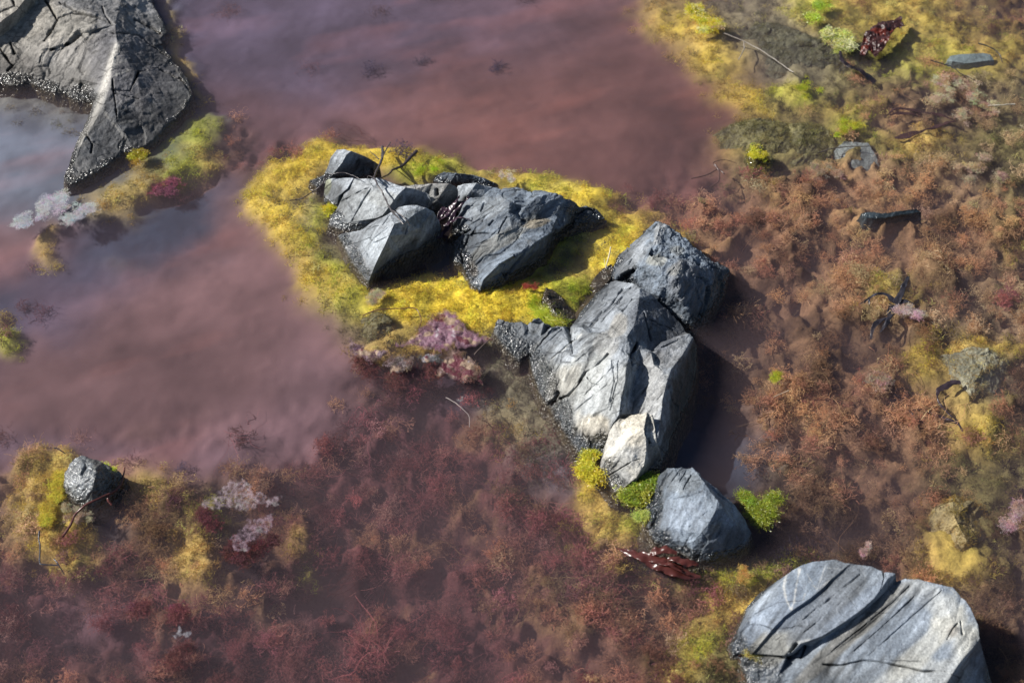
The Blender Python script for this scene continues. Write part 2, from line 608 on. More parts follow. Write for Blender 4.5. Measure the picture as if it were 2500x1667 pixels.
# --- corner rock (top left of the photo)
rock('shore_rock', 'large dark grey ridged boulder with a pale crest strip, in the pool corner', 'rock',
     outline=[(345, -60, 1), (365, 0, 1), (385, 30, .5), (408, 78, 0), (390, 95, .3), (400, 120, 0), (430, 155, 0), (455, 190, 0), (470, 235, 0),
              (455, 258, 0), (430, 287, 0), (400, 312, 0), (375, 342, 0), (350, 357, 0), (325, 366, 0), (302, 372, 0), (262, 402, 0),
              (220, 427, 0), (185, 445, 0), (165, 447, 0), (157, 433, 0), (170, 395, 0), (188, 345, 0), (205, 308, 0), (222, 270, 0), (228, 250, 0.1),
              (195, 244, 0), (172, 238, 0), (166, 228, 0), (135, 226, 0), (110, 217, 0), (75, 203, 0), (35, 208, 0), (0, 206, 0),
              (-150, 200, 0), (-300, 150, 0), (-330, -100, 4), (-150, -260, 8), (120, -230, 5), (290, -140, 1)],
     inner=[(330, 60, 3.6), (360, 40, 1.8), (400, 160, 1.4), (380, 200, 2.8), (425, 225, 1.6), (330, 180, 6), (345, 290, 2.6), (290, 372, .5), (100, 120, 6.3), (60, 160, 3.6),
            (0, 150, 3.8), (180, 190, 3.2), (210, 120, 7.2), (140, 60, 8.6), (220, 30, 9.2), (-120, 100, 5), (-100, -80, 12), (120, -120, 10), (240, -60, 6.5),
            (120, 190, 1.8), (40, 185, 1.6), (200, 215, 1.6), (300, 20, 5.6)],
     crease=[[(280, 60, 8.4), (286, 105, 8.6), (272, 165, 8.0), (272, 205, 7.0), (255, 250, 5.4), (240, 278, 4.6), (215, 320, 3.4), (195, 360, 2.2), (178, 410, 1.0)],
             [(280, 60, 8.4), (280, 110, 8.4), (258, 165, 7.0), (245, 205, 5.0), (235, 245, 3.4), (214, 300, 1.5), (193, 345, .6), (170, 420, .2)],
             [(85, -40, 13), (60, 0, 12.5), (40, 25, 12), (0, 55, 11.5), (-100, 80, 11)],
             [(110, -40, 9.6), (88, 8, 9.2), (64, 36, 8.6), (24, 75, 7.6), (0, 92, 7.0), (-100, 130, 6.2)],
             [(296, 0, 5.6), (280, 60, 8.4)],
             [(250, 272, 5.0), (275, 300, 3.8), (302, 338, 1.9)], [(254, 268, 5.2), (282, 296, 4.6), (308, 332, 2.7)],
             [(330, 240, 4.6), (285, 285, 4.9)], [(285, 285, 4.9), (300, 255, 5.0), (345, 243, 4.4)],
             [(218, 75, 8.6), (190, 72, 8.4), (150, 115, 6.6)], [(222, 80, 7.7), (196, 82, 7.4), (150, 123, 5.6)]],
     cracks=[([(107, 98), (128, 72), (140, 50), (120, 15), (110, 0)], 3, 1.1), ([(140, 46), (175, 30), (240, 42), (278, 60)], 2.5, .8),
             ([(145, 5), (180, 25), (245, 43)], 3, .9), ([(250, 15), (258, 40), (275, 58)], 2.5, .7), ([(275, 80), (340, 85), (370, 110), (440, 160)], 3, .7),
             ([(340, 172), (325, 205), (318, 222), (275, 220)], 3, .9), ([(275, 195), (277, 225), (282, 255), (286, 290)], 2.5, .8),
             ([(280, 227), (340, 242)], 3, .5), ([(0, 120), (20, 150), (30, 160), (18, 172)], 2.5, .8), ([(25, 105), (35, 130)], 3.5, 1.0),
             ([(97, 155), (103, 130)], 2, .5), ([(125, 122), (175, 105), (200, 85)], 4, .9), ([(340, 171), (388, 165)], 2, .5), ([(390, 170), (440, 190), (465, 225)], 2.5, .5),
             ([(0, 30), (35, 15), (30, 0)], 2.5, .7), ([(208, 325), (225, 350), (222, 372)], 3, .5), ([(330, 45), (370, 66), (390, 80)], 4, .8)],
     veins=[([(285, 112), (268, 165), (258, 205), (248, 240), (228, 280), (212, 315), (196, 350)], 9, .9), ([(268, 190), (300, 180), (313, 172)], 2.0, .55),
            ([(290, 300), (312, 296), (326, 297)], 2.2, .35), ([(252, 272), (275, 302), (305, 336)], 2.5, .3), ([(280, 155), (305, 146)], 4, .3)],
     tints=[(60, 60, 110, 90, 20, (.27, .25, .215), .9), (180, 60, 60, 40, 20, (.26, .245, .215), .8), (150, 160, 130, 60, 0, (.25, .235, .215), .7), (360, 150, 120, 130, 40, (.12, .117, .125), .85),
            (240, 340, 90, 90, 40, (.085, .09, .1), .8), (40, 170, 60, 30, 0, (.22, .2, .18), .6)],  # tints paint the left side as lit and the right faces as shaded
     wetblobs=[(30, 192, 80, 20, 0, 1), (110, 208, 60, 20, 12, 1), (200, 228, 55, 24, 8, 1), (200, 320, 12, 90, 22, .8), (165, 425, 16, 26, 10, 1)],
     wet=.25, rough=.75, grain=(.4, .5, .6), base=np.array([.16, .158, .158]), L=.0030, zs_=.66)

# --- broken outcrop, left of the centre
GB = 'broken slate blocks ringed by yellow algae'
rock('slate_block', 'small back block of slate with a pale left face, under the twig', 'rock', org=o3, group=GB,
     outline=[(60, 402, -.1), (200, 350, .3), (240, 270, 1.6), (270, 180, 3.3), (330, 100, 4.6), (400, 97, 4.8), (470, 115, 5.0), (600, 165, 4.0), (690, 215, 2.6), (745, 250, .6), (700, 300, .1),
              (640, 340, 0), (560, 380, -.2), (420, 385, -.2), (270, 380, 0), (200, 440, -.3), (130, 465, -.3)],
     crease=[[(470, 115, 5.0), (425, 150, 4.6), (380, 230, 3.4), (268, 372, .3)]], inner=[(600, 250, 1.6)],
     wet=.7, rough=.36, wetblobs=[(130, 410, 90, 50, 0, 1)], base=GREY * 1.05, step=.5)
rock('slate_block', 'smallest slate piece at the left end of the broken outcrop', 'rock', org=o3, group=GB,
     outline=[(205, 605, 0), (213, 480, 1.2), (222, 405, 2.4), (280, 385, 3.2), (400, 378, 3.8), (492, 382, 4.2), (430, 495, 2.4), (325, 690, -.2), (260, 645, -.1)],
     crease=[[(492, 382, 4.2), (436, 478, 3.4), (350, 555, 2.2), (262, 605, .8), (205, 605, 0)]],
     wet=.7, rough=.34, base=GREY * 1.15, tints=[(240, 440, 30, 80, 10, (.3, .3, .14), .6)], step=.5)
rock('slate_block', 'pale flat slate slab with a crack across, largest piece left of the dark gap', 'rock', org=o3, group=GB,
     outline=[(498, 385, 4.2), (620, 388, 4.9), (740, 378, 5.3), (830, 410, 4.9), (950, 458, 4.9), (1000, 470, 5.3), (1100, 488, 4.9), (1200, 520, 4.3), (1232, 545, 4.0), (1240, 660, 1.4),
              (1050, 680, 1.0), (900, 712, 1.2), (772, 757, 1.7), (700, 800, 1.2), (590, 890, -.1), (480, 890, -.1), (350, 872, -.2), (245, 832, -.2), (265, 760, 0), (320, 690, .3), (400, 540, 2.4)],
     crease=[[(1000, 472, 5.5), (920, 550, 5.0), (850, 650, 4.0), (775, 745, 2.9)], [(775, 745, 2.9), (720, 768, 2.5), (560, 795, 1.6), (478, 806, 1.2), (380, 815, .6), (300, 810, .3)],
             [(690, 475, 4.75), (780, 480, 5.0), (900, 478, 5.2), (1000, 472, 5.5)], [(690, 466, 4.5), (800, 462, 4.5), (900, 462, 4.6), (950, 460, 4.7)],
             ],
     cracks=[([(665, 480), (590, 590), (530, 700), (475, 800)], 1.6, .45), ([(380, 605), (500, 540), (590, 490), (680, 462)], 1.2, .2)],
     tints=[(560, 700, 260, 180, -30, (.34, .345, .335), .7), (800, 560, 170, 90, 0, (.36, .355, .33), .6), (620, 440, 200, 60, 0, (.34, .345, .34), .6), (1080, 590, 150, 70, 0, (.13, .14, .15), .7)],  # last tint paints shade onto the right face
     wet=.75, rough=.34, base=GREY * 1.15, wetblobs=[(310, 800, 80, 90, 0, 1), (520, 860, 130, 40, 0, 1)], step=.45)
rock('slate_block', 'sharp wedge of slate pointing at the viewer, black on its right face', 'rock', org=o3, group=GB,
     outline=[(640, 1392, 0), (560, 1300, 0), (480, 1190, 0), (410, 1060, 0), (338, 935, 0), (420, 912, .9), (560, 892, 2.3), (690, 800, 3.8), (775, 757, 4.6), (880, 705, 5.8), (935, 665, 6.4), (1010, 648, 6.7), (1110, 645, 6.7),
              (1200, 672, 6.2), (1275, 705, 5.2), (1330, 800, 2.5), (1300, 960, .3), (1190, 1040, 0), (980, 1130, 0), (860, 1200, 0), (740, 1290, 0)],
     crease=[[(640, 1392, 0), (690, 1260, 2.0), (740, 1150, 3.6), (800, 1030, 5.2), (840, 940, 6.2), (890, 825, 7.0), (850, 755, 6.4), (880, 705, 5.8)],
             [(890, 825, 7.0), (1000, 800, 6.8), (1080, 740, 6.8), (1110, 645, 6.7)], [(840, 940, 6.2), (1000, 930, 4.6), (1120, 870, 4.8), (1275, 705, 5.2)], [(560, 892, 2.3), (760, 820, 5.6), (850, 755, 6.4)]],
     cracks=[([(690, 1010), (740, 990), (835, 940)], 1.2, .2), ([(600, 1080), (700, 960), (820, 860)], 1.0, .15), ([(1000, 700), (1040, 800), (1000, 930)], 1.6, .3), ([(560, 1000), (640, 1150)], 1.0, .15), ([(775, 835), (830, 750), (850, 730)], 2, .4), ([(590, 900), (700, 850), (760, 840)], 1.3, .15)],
     wet=1.0, rough=.42, base=GREY * .95, tints=[(700, 1050, 190, 160, -60, (.27, .285, .295), .7), (1090, 760, 150, 110, 0, (.13, .14, .145), .8)],  # second tint darkens the right face to paint its shade
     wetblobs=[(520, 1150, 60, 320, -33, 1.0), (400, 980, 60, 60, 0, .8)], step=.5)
rock('slate_block', 'flat topped slate block with small dark pits, behind the dark gap', 'rock', org=o3, group=GB,
     outline=[(960, 462, 4.4), (1080, 442, 5.0), (1260, 435, 5.5), (1420, 434, 5.8), (1480, 455, 5.1), (1512, 490, 4.3), (1505, 600, 1.0), (1450, 720, 0), (1290, 700, .3), (1240, 640, 2.0), (1226, 540, 3.6), (1100, 488, 4.6)],
     crease=[[(1420, 436, 5.9), (1360, 520, 4.6), (1310, 600, 3.0), (1275, 690, .8)]], cracks=[([(1302, 500), (1306, 540)], 4.5, 1.2), ([(1090, 450), (1105, 485)], 2.0, .5)],
     wet=.6, rough=.4, base=np.array([.27, .268, .258]), step=.4)
rock('slate_block', 'pale nub of slate against the big right block of the outcrop', 'rock', org=o3, group=GB,
     outline=[(1508, 458, 3.0), (1580, 438, 3.6), (1690, 430, 4.2), (1760, 455, 3.7), (1850, 468, 3.2), (1780, 560, 2.2), (1650, 590, 1.4), (1570, 640, .4), (1500, 690, -.1), (1492, 570, 1.3)],
     crease=[[(1690, 432, 4.3), (1640, 500, 3.3), (1590, 560, 2.0), (1530, 660, .2)]], wet=.6, rough=.34, base=GREY, step=.5)
rock('slate_block', 'low back slab of slate with a wet pale left end, black towards the right', 'rock', org=o3, group=GB,
     outline=[(1272, 402, 0), (1290, 352, .9), (1370, 318, 1.9), (1490, 330, 2.3), (1660, 352, 1.7), (1790, 390, .9), (1900, 440, -.3), (1800, 470, -.2), (1600, 462, -.3), (1440, 440, -.1), (1330, 440, -.1)],
     crease=[[(1490, 332, 2.3), (1465, 375, 1.4), (1436, 432, .1)]], wet=.9, rough=.6, base=SLATE * 1.15, step=.5)
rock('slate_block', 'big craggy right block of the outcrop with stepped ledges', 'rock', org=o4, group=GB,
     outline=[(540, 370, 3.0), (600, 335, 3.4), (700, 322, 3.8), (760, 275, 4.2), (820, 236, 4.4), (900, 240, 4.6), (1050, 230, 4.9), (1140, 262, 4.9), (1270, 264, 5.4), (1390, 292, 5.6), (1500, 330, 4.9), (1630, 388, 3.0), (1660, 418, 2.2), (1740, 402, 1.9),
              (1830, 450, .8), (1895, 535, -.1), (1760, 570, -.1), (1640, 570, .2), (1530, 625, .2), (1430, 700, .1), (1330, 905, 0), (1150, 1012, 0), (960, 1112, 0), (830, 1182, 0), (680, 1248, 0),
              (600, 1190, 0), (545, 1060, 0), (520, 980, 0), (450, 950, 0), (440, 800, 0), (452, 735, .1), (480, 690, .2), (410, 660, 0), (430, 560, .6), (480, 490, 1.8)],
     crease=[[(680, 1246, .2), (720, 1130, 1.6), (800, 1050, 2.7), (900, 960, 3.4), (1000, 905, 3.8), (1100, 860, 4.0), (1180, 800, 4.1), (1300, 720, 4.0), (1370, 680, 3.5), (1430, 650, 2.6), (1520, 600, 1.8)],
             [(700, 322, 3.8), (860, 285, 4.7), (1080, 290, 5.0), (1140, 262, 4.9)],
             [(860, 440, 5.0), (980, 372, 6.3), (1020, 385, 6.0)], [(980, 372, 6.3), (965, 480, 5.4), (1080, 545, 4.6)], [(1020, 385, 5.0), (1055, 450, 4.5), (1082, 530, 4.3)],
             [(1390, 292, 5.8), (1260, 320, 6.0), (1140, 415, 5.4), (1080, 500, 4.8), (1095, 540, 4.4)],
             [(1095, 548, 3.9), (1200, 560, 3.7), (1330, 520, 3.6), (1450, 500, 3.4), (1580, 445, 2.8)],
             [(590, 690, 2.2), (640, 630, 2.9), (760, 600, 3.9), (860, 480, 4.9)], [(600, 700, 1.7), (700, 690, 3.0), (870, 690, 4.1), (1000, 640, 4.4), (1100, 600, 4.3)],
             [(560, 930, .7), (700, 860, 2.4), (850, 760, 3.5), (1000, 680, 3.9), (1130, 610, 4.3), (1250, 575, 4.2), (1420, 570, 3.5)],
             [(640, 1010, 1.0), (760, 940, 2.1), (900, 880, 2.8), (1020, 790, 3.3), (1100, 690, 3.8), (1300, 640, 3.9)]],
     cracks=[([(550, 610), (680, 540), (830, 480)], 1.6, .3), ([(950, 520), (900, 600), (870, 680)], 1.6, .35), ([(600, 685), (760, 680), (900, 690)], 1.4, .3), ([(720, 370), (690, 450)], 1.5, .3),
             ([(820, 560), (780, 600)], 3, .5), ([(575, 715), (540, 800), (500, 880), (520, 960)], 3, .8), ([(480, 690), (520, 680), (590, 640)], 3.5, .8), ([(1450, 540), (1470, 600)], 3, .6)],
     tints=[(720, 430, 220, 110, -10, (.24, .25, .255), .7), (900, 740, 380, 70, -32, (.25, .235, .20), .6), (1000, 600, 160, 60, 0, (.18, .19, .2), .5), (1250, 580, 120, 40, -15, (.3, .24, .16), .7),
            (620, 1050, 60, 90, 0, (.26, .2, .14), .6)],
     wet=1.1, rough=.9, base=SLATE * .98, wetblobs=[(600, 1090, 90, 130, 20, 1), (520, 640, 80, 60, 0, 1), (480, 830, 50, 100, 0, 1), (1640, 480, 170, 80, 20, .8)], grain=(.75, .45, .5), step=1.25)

# --- the central rock
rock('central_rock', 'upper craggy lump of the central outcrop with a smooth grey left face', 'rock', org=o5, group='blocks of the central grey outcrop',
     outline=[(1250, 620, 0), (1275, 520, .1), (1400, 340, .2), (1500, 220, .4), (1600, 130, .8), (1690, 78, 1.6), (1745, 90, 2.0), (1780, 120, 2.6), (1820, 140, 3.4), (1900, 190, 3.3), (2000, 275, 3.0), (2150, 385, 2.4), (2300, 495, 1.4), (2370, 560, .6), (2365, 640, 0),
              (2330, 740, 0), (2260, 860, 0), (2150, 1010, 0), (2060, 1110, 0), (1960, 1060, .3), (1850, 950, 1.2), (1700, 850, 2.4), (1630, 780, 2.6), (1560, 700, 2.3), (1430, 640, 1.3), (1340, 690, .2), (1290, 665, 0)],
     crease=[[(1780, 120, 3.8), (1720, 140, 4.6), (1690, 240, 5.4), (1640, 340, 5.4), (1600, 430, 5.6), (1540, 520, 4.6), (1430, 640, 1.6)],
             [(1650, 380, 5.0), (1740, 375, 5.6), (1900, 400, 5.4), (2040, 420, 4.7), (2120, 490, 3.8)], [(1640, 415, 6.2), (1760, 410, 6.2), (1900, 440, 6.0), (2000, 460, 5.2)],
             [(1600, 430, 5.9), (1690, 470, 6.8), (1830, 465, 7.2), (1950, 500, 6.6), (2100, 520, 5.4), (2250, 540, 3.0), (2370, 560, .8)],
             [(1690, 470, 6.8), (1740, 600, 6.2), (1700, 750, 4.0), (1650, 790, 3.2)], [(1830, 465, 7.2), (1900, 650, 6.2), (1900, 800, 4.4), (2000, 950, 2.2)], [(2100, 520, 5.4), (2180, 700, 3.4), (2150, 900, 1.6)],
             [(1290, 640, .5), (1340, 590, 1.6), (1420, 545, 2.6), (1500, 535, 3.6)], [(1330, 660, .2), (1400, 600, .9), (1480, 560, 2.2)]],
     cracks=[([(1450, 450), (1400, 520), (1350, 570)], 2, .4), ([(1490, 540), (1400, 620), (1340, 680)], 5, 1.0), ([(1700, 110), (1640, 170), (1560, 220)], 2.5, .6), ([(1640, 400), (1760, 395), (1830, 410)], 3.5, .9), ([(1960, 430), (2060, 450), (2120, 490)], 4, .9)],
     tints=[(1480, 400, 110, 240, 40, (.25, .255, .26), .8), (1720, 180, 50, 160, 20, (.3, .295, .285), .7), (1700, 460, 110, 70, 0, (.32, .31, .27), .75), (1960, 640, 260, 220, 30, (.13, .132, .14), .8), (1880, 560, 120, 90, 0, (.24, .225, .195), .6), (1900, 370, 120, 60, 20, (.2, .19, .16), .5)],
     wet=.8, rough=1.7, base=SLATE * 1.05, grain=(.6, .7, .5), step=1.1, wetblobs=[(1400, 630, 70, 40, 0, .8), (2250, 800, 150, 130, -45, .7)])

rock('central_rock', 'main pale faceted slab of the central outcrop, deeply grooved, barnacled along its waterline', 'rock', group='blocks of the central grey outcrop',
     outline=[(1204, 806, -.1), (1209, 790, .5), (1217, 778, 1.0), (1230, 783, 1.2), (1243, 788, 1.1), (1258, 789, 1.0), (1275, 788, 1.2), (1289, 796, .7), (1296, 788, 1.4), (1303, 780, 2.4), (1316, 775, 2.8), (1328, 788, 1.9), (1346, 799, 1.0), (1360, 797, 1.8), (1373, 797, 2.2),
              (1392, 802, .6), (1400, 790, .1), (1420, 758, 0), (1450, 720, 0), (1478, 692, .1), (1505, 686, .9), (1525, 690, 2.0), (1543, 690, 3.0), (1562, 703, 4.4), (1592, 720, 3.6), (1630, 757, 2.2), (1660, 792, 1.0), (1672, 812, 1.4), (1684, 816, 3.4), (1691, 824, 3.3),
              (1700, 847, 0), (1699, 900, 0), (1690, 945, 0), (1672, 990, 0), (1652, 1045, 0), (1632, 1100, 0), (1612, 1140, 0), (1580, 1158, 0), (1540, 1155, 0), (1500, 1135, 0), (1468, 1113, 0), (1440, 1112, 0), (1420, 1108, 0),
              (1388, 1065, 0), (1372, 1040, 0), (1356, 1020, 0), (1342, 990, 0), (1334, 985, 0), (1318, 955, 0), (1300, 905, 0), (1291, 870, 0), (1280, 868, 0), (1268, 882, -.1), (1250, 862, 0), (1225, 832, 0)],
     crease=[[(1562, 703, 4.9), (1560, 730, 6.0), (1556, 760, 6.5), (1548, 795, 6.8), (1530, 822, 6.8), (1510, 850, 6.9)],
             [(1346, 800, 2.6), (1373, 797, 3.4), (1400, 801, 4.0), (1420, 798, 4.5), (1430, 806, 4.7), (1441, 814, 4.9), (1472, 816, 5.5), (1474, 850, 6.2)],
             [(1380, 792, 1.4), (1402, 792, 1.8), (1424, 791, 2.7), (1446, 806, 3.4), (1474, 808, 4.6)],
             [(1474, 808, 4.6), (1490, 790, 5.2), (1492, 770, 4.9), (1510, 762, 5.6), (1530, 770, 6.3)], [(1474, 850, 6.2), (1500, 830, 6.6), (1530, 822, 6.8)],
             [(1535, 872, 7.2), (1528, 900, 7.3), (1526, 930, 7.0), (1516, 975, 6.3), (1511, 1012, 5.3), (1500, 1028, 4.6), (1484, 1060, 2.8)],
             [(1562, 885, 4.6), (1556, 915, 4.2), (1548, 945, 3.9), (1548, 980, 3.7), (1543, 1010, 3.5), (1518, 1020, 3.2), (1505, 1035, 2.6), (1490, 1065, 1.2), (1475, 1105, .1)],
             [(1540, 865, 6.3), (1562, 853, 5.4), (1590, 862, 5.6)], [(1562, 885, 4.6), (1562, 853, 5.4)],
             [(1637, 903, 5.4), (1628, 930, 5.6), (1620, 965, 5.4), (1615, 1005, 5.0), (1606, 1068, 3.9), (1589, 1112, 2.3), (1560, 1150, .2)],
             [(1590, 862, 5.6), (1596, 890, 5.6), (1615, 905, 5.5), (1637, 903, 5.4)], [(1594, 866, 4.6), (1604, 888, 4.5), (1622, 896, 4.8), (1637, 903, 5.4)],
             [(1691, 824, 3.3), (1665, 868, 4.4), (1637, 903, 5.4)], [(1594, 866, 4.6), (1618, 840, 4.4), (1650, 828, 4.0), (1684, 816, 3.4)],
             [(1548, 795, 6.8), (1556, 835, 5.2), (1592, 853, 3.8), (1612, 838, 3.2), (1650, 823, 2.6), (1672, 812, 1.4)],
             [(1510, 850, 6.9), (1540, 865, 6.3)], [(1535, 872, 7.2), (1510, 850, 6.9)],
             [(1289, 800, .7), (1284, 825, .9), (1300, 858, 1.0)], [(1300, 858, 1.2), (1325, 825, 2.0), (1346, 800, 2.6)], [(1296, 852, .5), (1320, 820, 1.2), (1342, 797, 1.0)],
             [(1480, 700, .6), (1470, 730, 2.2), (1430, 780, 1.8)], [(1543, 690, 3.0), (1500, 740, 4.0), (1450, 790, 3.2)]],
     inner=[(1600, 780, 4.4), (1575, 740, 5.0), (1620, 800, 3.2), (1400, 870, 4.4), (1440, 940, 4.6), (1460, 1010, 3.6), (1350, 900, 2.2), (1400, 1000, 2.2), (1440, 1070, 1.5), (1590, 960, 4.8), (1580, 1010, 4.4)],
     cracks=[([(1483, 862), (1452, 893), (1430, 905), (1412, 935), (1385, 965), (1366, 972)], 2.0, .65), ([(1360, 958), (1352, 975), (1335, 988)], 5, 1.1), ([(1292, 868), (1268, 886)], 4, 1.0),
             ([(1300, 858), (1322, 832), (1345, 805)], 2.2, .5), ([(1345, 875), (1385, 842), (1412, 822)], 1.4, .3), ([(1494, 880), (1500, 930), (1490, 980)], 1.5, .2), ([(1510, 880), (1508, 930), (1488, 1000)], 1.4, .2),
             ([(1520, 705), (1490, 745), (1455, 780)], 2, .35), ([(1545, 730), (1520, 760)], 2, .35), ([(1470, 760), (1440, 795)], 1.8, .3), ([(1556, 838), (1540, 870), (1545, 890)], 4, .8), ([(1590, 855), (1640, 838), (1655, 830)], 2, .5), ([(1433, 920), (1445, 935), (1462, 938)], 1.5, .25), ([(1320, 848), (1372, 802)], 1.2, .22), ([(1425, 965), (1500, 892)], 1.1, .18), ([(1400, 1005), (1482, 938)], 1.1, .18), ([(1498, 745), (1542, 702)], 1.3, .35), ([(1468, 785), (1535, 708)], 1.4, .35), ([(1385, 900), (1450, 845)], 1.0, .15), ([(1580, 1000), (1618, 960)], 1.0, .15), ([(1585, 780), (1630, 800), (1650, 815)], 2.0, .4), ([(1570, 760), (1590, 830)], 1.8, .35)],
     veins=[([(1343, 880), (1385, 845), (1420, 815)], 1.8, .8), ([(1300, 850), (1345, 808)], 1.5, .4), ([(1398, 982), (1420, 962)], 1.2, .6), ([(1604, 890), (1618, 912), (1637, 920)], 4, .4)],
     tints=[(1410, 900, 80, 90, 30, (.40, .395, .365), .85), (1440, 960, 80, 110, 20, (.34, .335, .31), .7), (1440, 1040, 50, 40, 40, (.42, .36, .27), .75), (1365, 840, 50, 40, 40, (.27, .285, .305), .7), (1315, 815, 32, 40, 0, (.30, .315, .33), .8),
            (1480, 750, 70, 90, 30, (.20, .208, .218), .7), (1585, 960, 35, 90, 10, (.36, .345, .32), .8), (1640, 860, 50, 40, -40, (.215, .21, .205), .8), (1600, 790, 60, 60, 30, (.1, .105, .12), .8), (1510, 790, 22, 30, 0, (.25, .225, .19), .7), (1485, 840, 24, 30, 0, (.36, .34, .31), .6), (1370, 940, 30, 50, 40, (.42, .38, .31), .6),  # the near-black tint paints shade on the upper wing's right face
            (1662, 980, 30, 130, 15, (.075, .07, .062), .9)],  # right face painted near black to deepen its shade
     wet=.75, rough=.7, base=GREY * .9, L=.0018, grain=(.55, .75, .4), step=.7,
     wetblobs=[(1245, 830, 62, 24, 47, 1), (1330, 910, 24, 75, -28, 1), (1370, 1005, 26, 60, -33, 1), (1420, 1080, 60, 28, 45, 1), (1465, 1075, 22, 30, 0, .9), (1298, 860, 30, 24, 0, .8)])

rock('central_rock', 'cream topped chip of stone lying against the foot of the central outcrop', 'rock', group='blocks of the central grey outcrop',
     outline=[(1466, 1160, -.1), (1470, 1130, .5), (1478, 1090, 1.7), (1490, 1052, 3.2), (1500, 1031, 4.2), (1513, 1022, 4.7), (1526, 1024, 4.9), (1541, 1015, 5.2), (1560, 1010, 5.5), (1580, 1007, 5.8), (1592, 1014, 5.5), (1600, 1050, 4.6), (1605, 1085, 3.6), (1602, 1125, 1.0), (1580, 1156, 0),
              (1556, 1178, 0), (1535, 1192, 0), (1512, 1203, -.1), (1500, 1196, -.1), (1482, 1172, -.2)],
     crease=[[(1580, 1007, 5.8), (1572, 1045, 5.4), (1576, 1065, 5.1), (1578, 1100, 4.0), (1573, 1135, 2.6), (1555, 1164, 1.5), (1530, 1185, .6), (1512, 1203, -.1)], [(1585, 1030, 4.4), (1583, 1065, 4.2), (1592, 1090, 3.6)]],
     inner=[(1520, 1090, 3.9), (1545, 1060, 5.0)], cracks=[([(1470, 1170), (1520, 1140), (1545, 1125), (1562, 1120)], 1.6, .35), ([(1580, 1020), (1578, 1060), (1588, 1080)], 2.5, .6)],
     tints=[(1545, 1050, 40, 60, 20, (.47, .435, .36), .9), (1530, 1120, 50, 40, -30, (.36, .365, .36), .7), (1520, 1165, 30, 25, -30, (.38, .39, .39), .7), (1595, 1110, 20, 60, 0, (.12, .12, .12), .8)],  # last tint paints the chip's right side dark, as shade
     base=np.array([.36, .35, .32]), wet=.8, rough=.7, wetblobs=[(1482, 1140, 18, 40, 10, 1), (1505, 1180, 40, 20, 35, 1)], step=.6)

# --- stone below the centre
rock('slate_stone', 'blunt blue grey stone between two green weed tufts, below the central outcrop', 'rock', org=o7,
     outline=[(800, 880, 0), (795, 700, 0), (860, 600, .2), (890, 500, .7), (920, 400, 1.4), (1000, 335, 2.2), (1060, 330, 2.6), (1130, 322, 2.8), (1180, 330, 2.9), (1240, 318, 3.4), (1300, 375, 3.6), (1370, 440, 3.6), (1480, 530, 3.0), (1640, 680, 2.3), (1760, 840, 1.2), (1820, 960, .1),
              (1790, 1060, 0), (1640, 1160, 0), (1400, 1225, 0), (1250, 1212, 0), (1150, 1150, 0), (1000, 1100, 0), (870, 1040, 0), (820, 960, 0)],
     crease=[[(1240, 318, 3.4), (1360, 470, 5.0), (1420, 560, 5.6), (1490, 645, 5.8), (1470, 740, 5.6), (1400, 870, 5.0), (1320, 970, 3.8), (1240, 1060, 2.2), (1165, 1140, .3)],
             [(1000, 640, 3.0), (1180, 605, 4.7), (1340, 545, 5.6), (1420, 560, 5.6)], [(1490, 645, 5.8), (1540, 720, 5.2), (1500, 880, 4.0), (1400, 960, 3.8), (1320, 970, 3.8)], [(1540, 720, 5.2), (1640, 850, 3.2), (1720, 960, 1.6)], [(1000, 640, 3.0), (960, 760, 2.2), (1010, 900, 2.2), (1060, 1040, 1.2)]],
     cracks=[([(1120, 340), (1060, 430), (1000, 520)], 2.0, .35), ([(1180, 350), (1120, 450), (1060, 560)], 1.8, .3), ([(1060, 345), (980, 440), (920, 520)], 2.0, .35), ([(1230, 390), (1180, 480), (1150, 540)], 1.8, .3), ([(1000, 380), (940, 480)], 2, .3),
             ([(1340, 545), (1200, 600), (1060, 625)], 1.6, .25), ([(1440, 700), (1300, 820), (1210, 900)], 1.5, .15), ([(900, 780), (840, 880)], 5, .8)],
     tints=[(1180, 830, 230, 220, -30, (.195, .22, .255), .8), (1150, 480, 180, 130, 0, (.155, .165, .172), .8), (1620, 1000, 220, 170, -20, (.06, .065, .075), .8), (1480, 900, 90, 50, -40, (.2, .19, .17), .5)],  # darkest tint is shade painted on the right flank
     wet=1.0, rough=.8, base=SLATE * 1.1, L=.0021, grain=(.4, .8, .3), wetblobs=[(860, 780, 90, 240, 8, 1), (960, 1020, 150, 90, 30, 1)], step=.6)

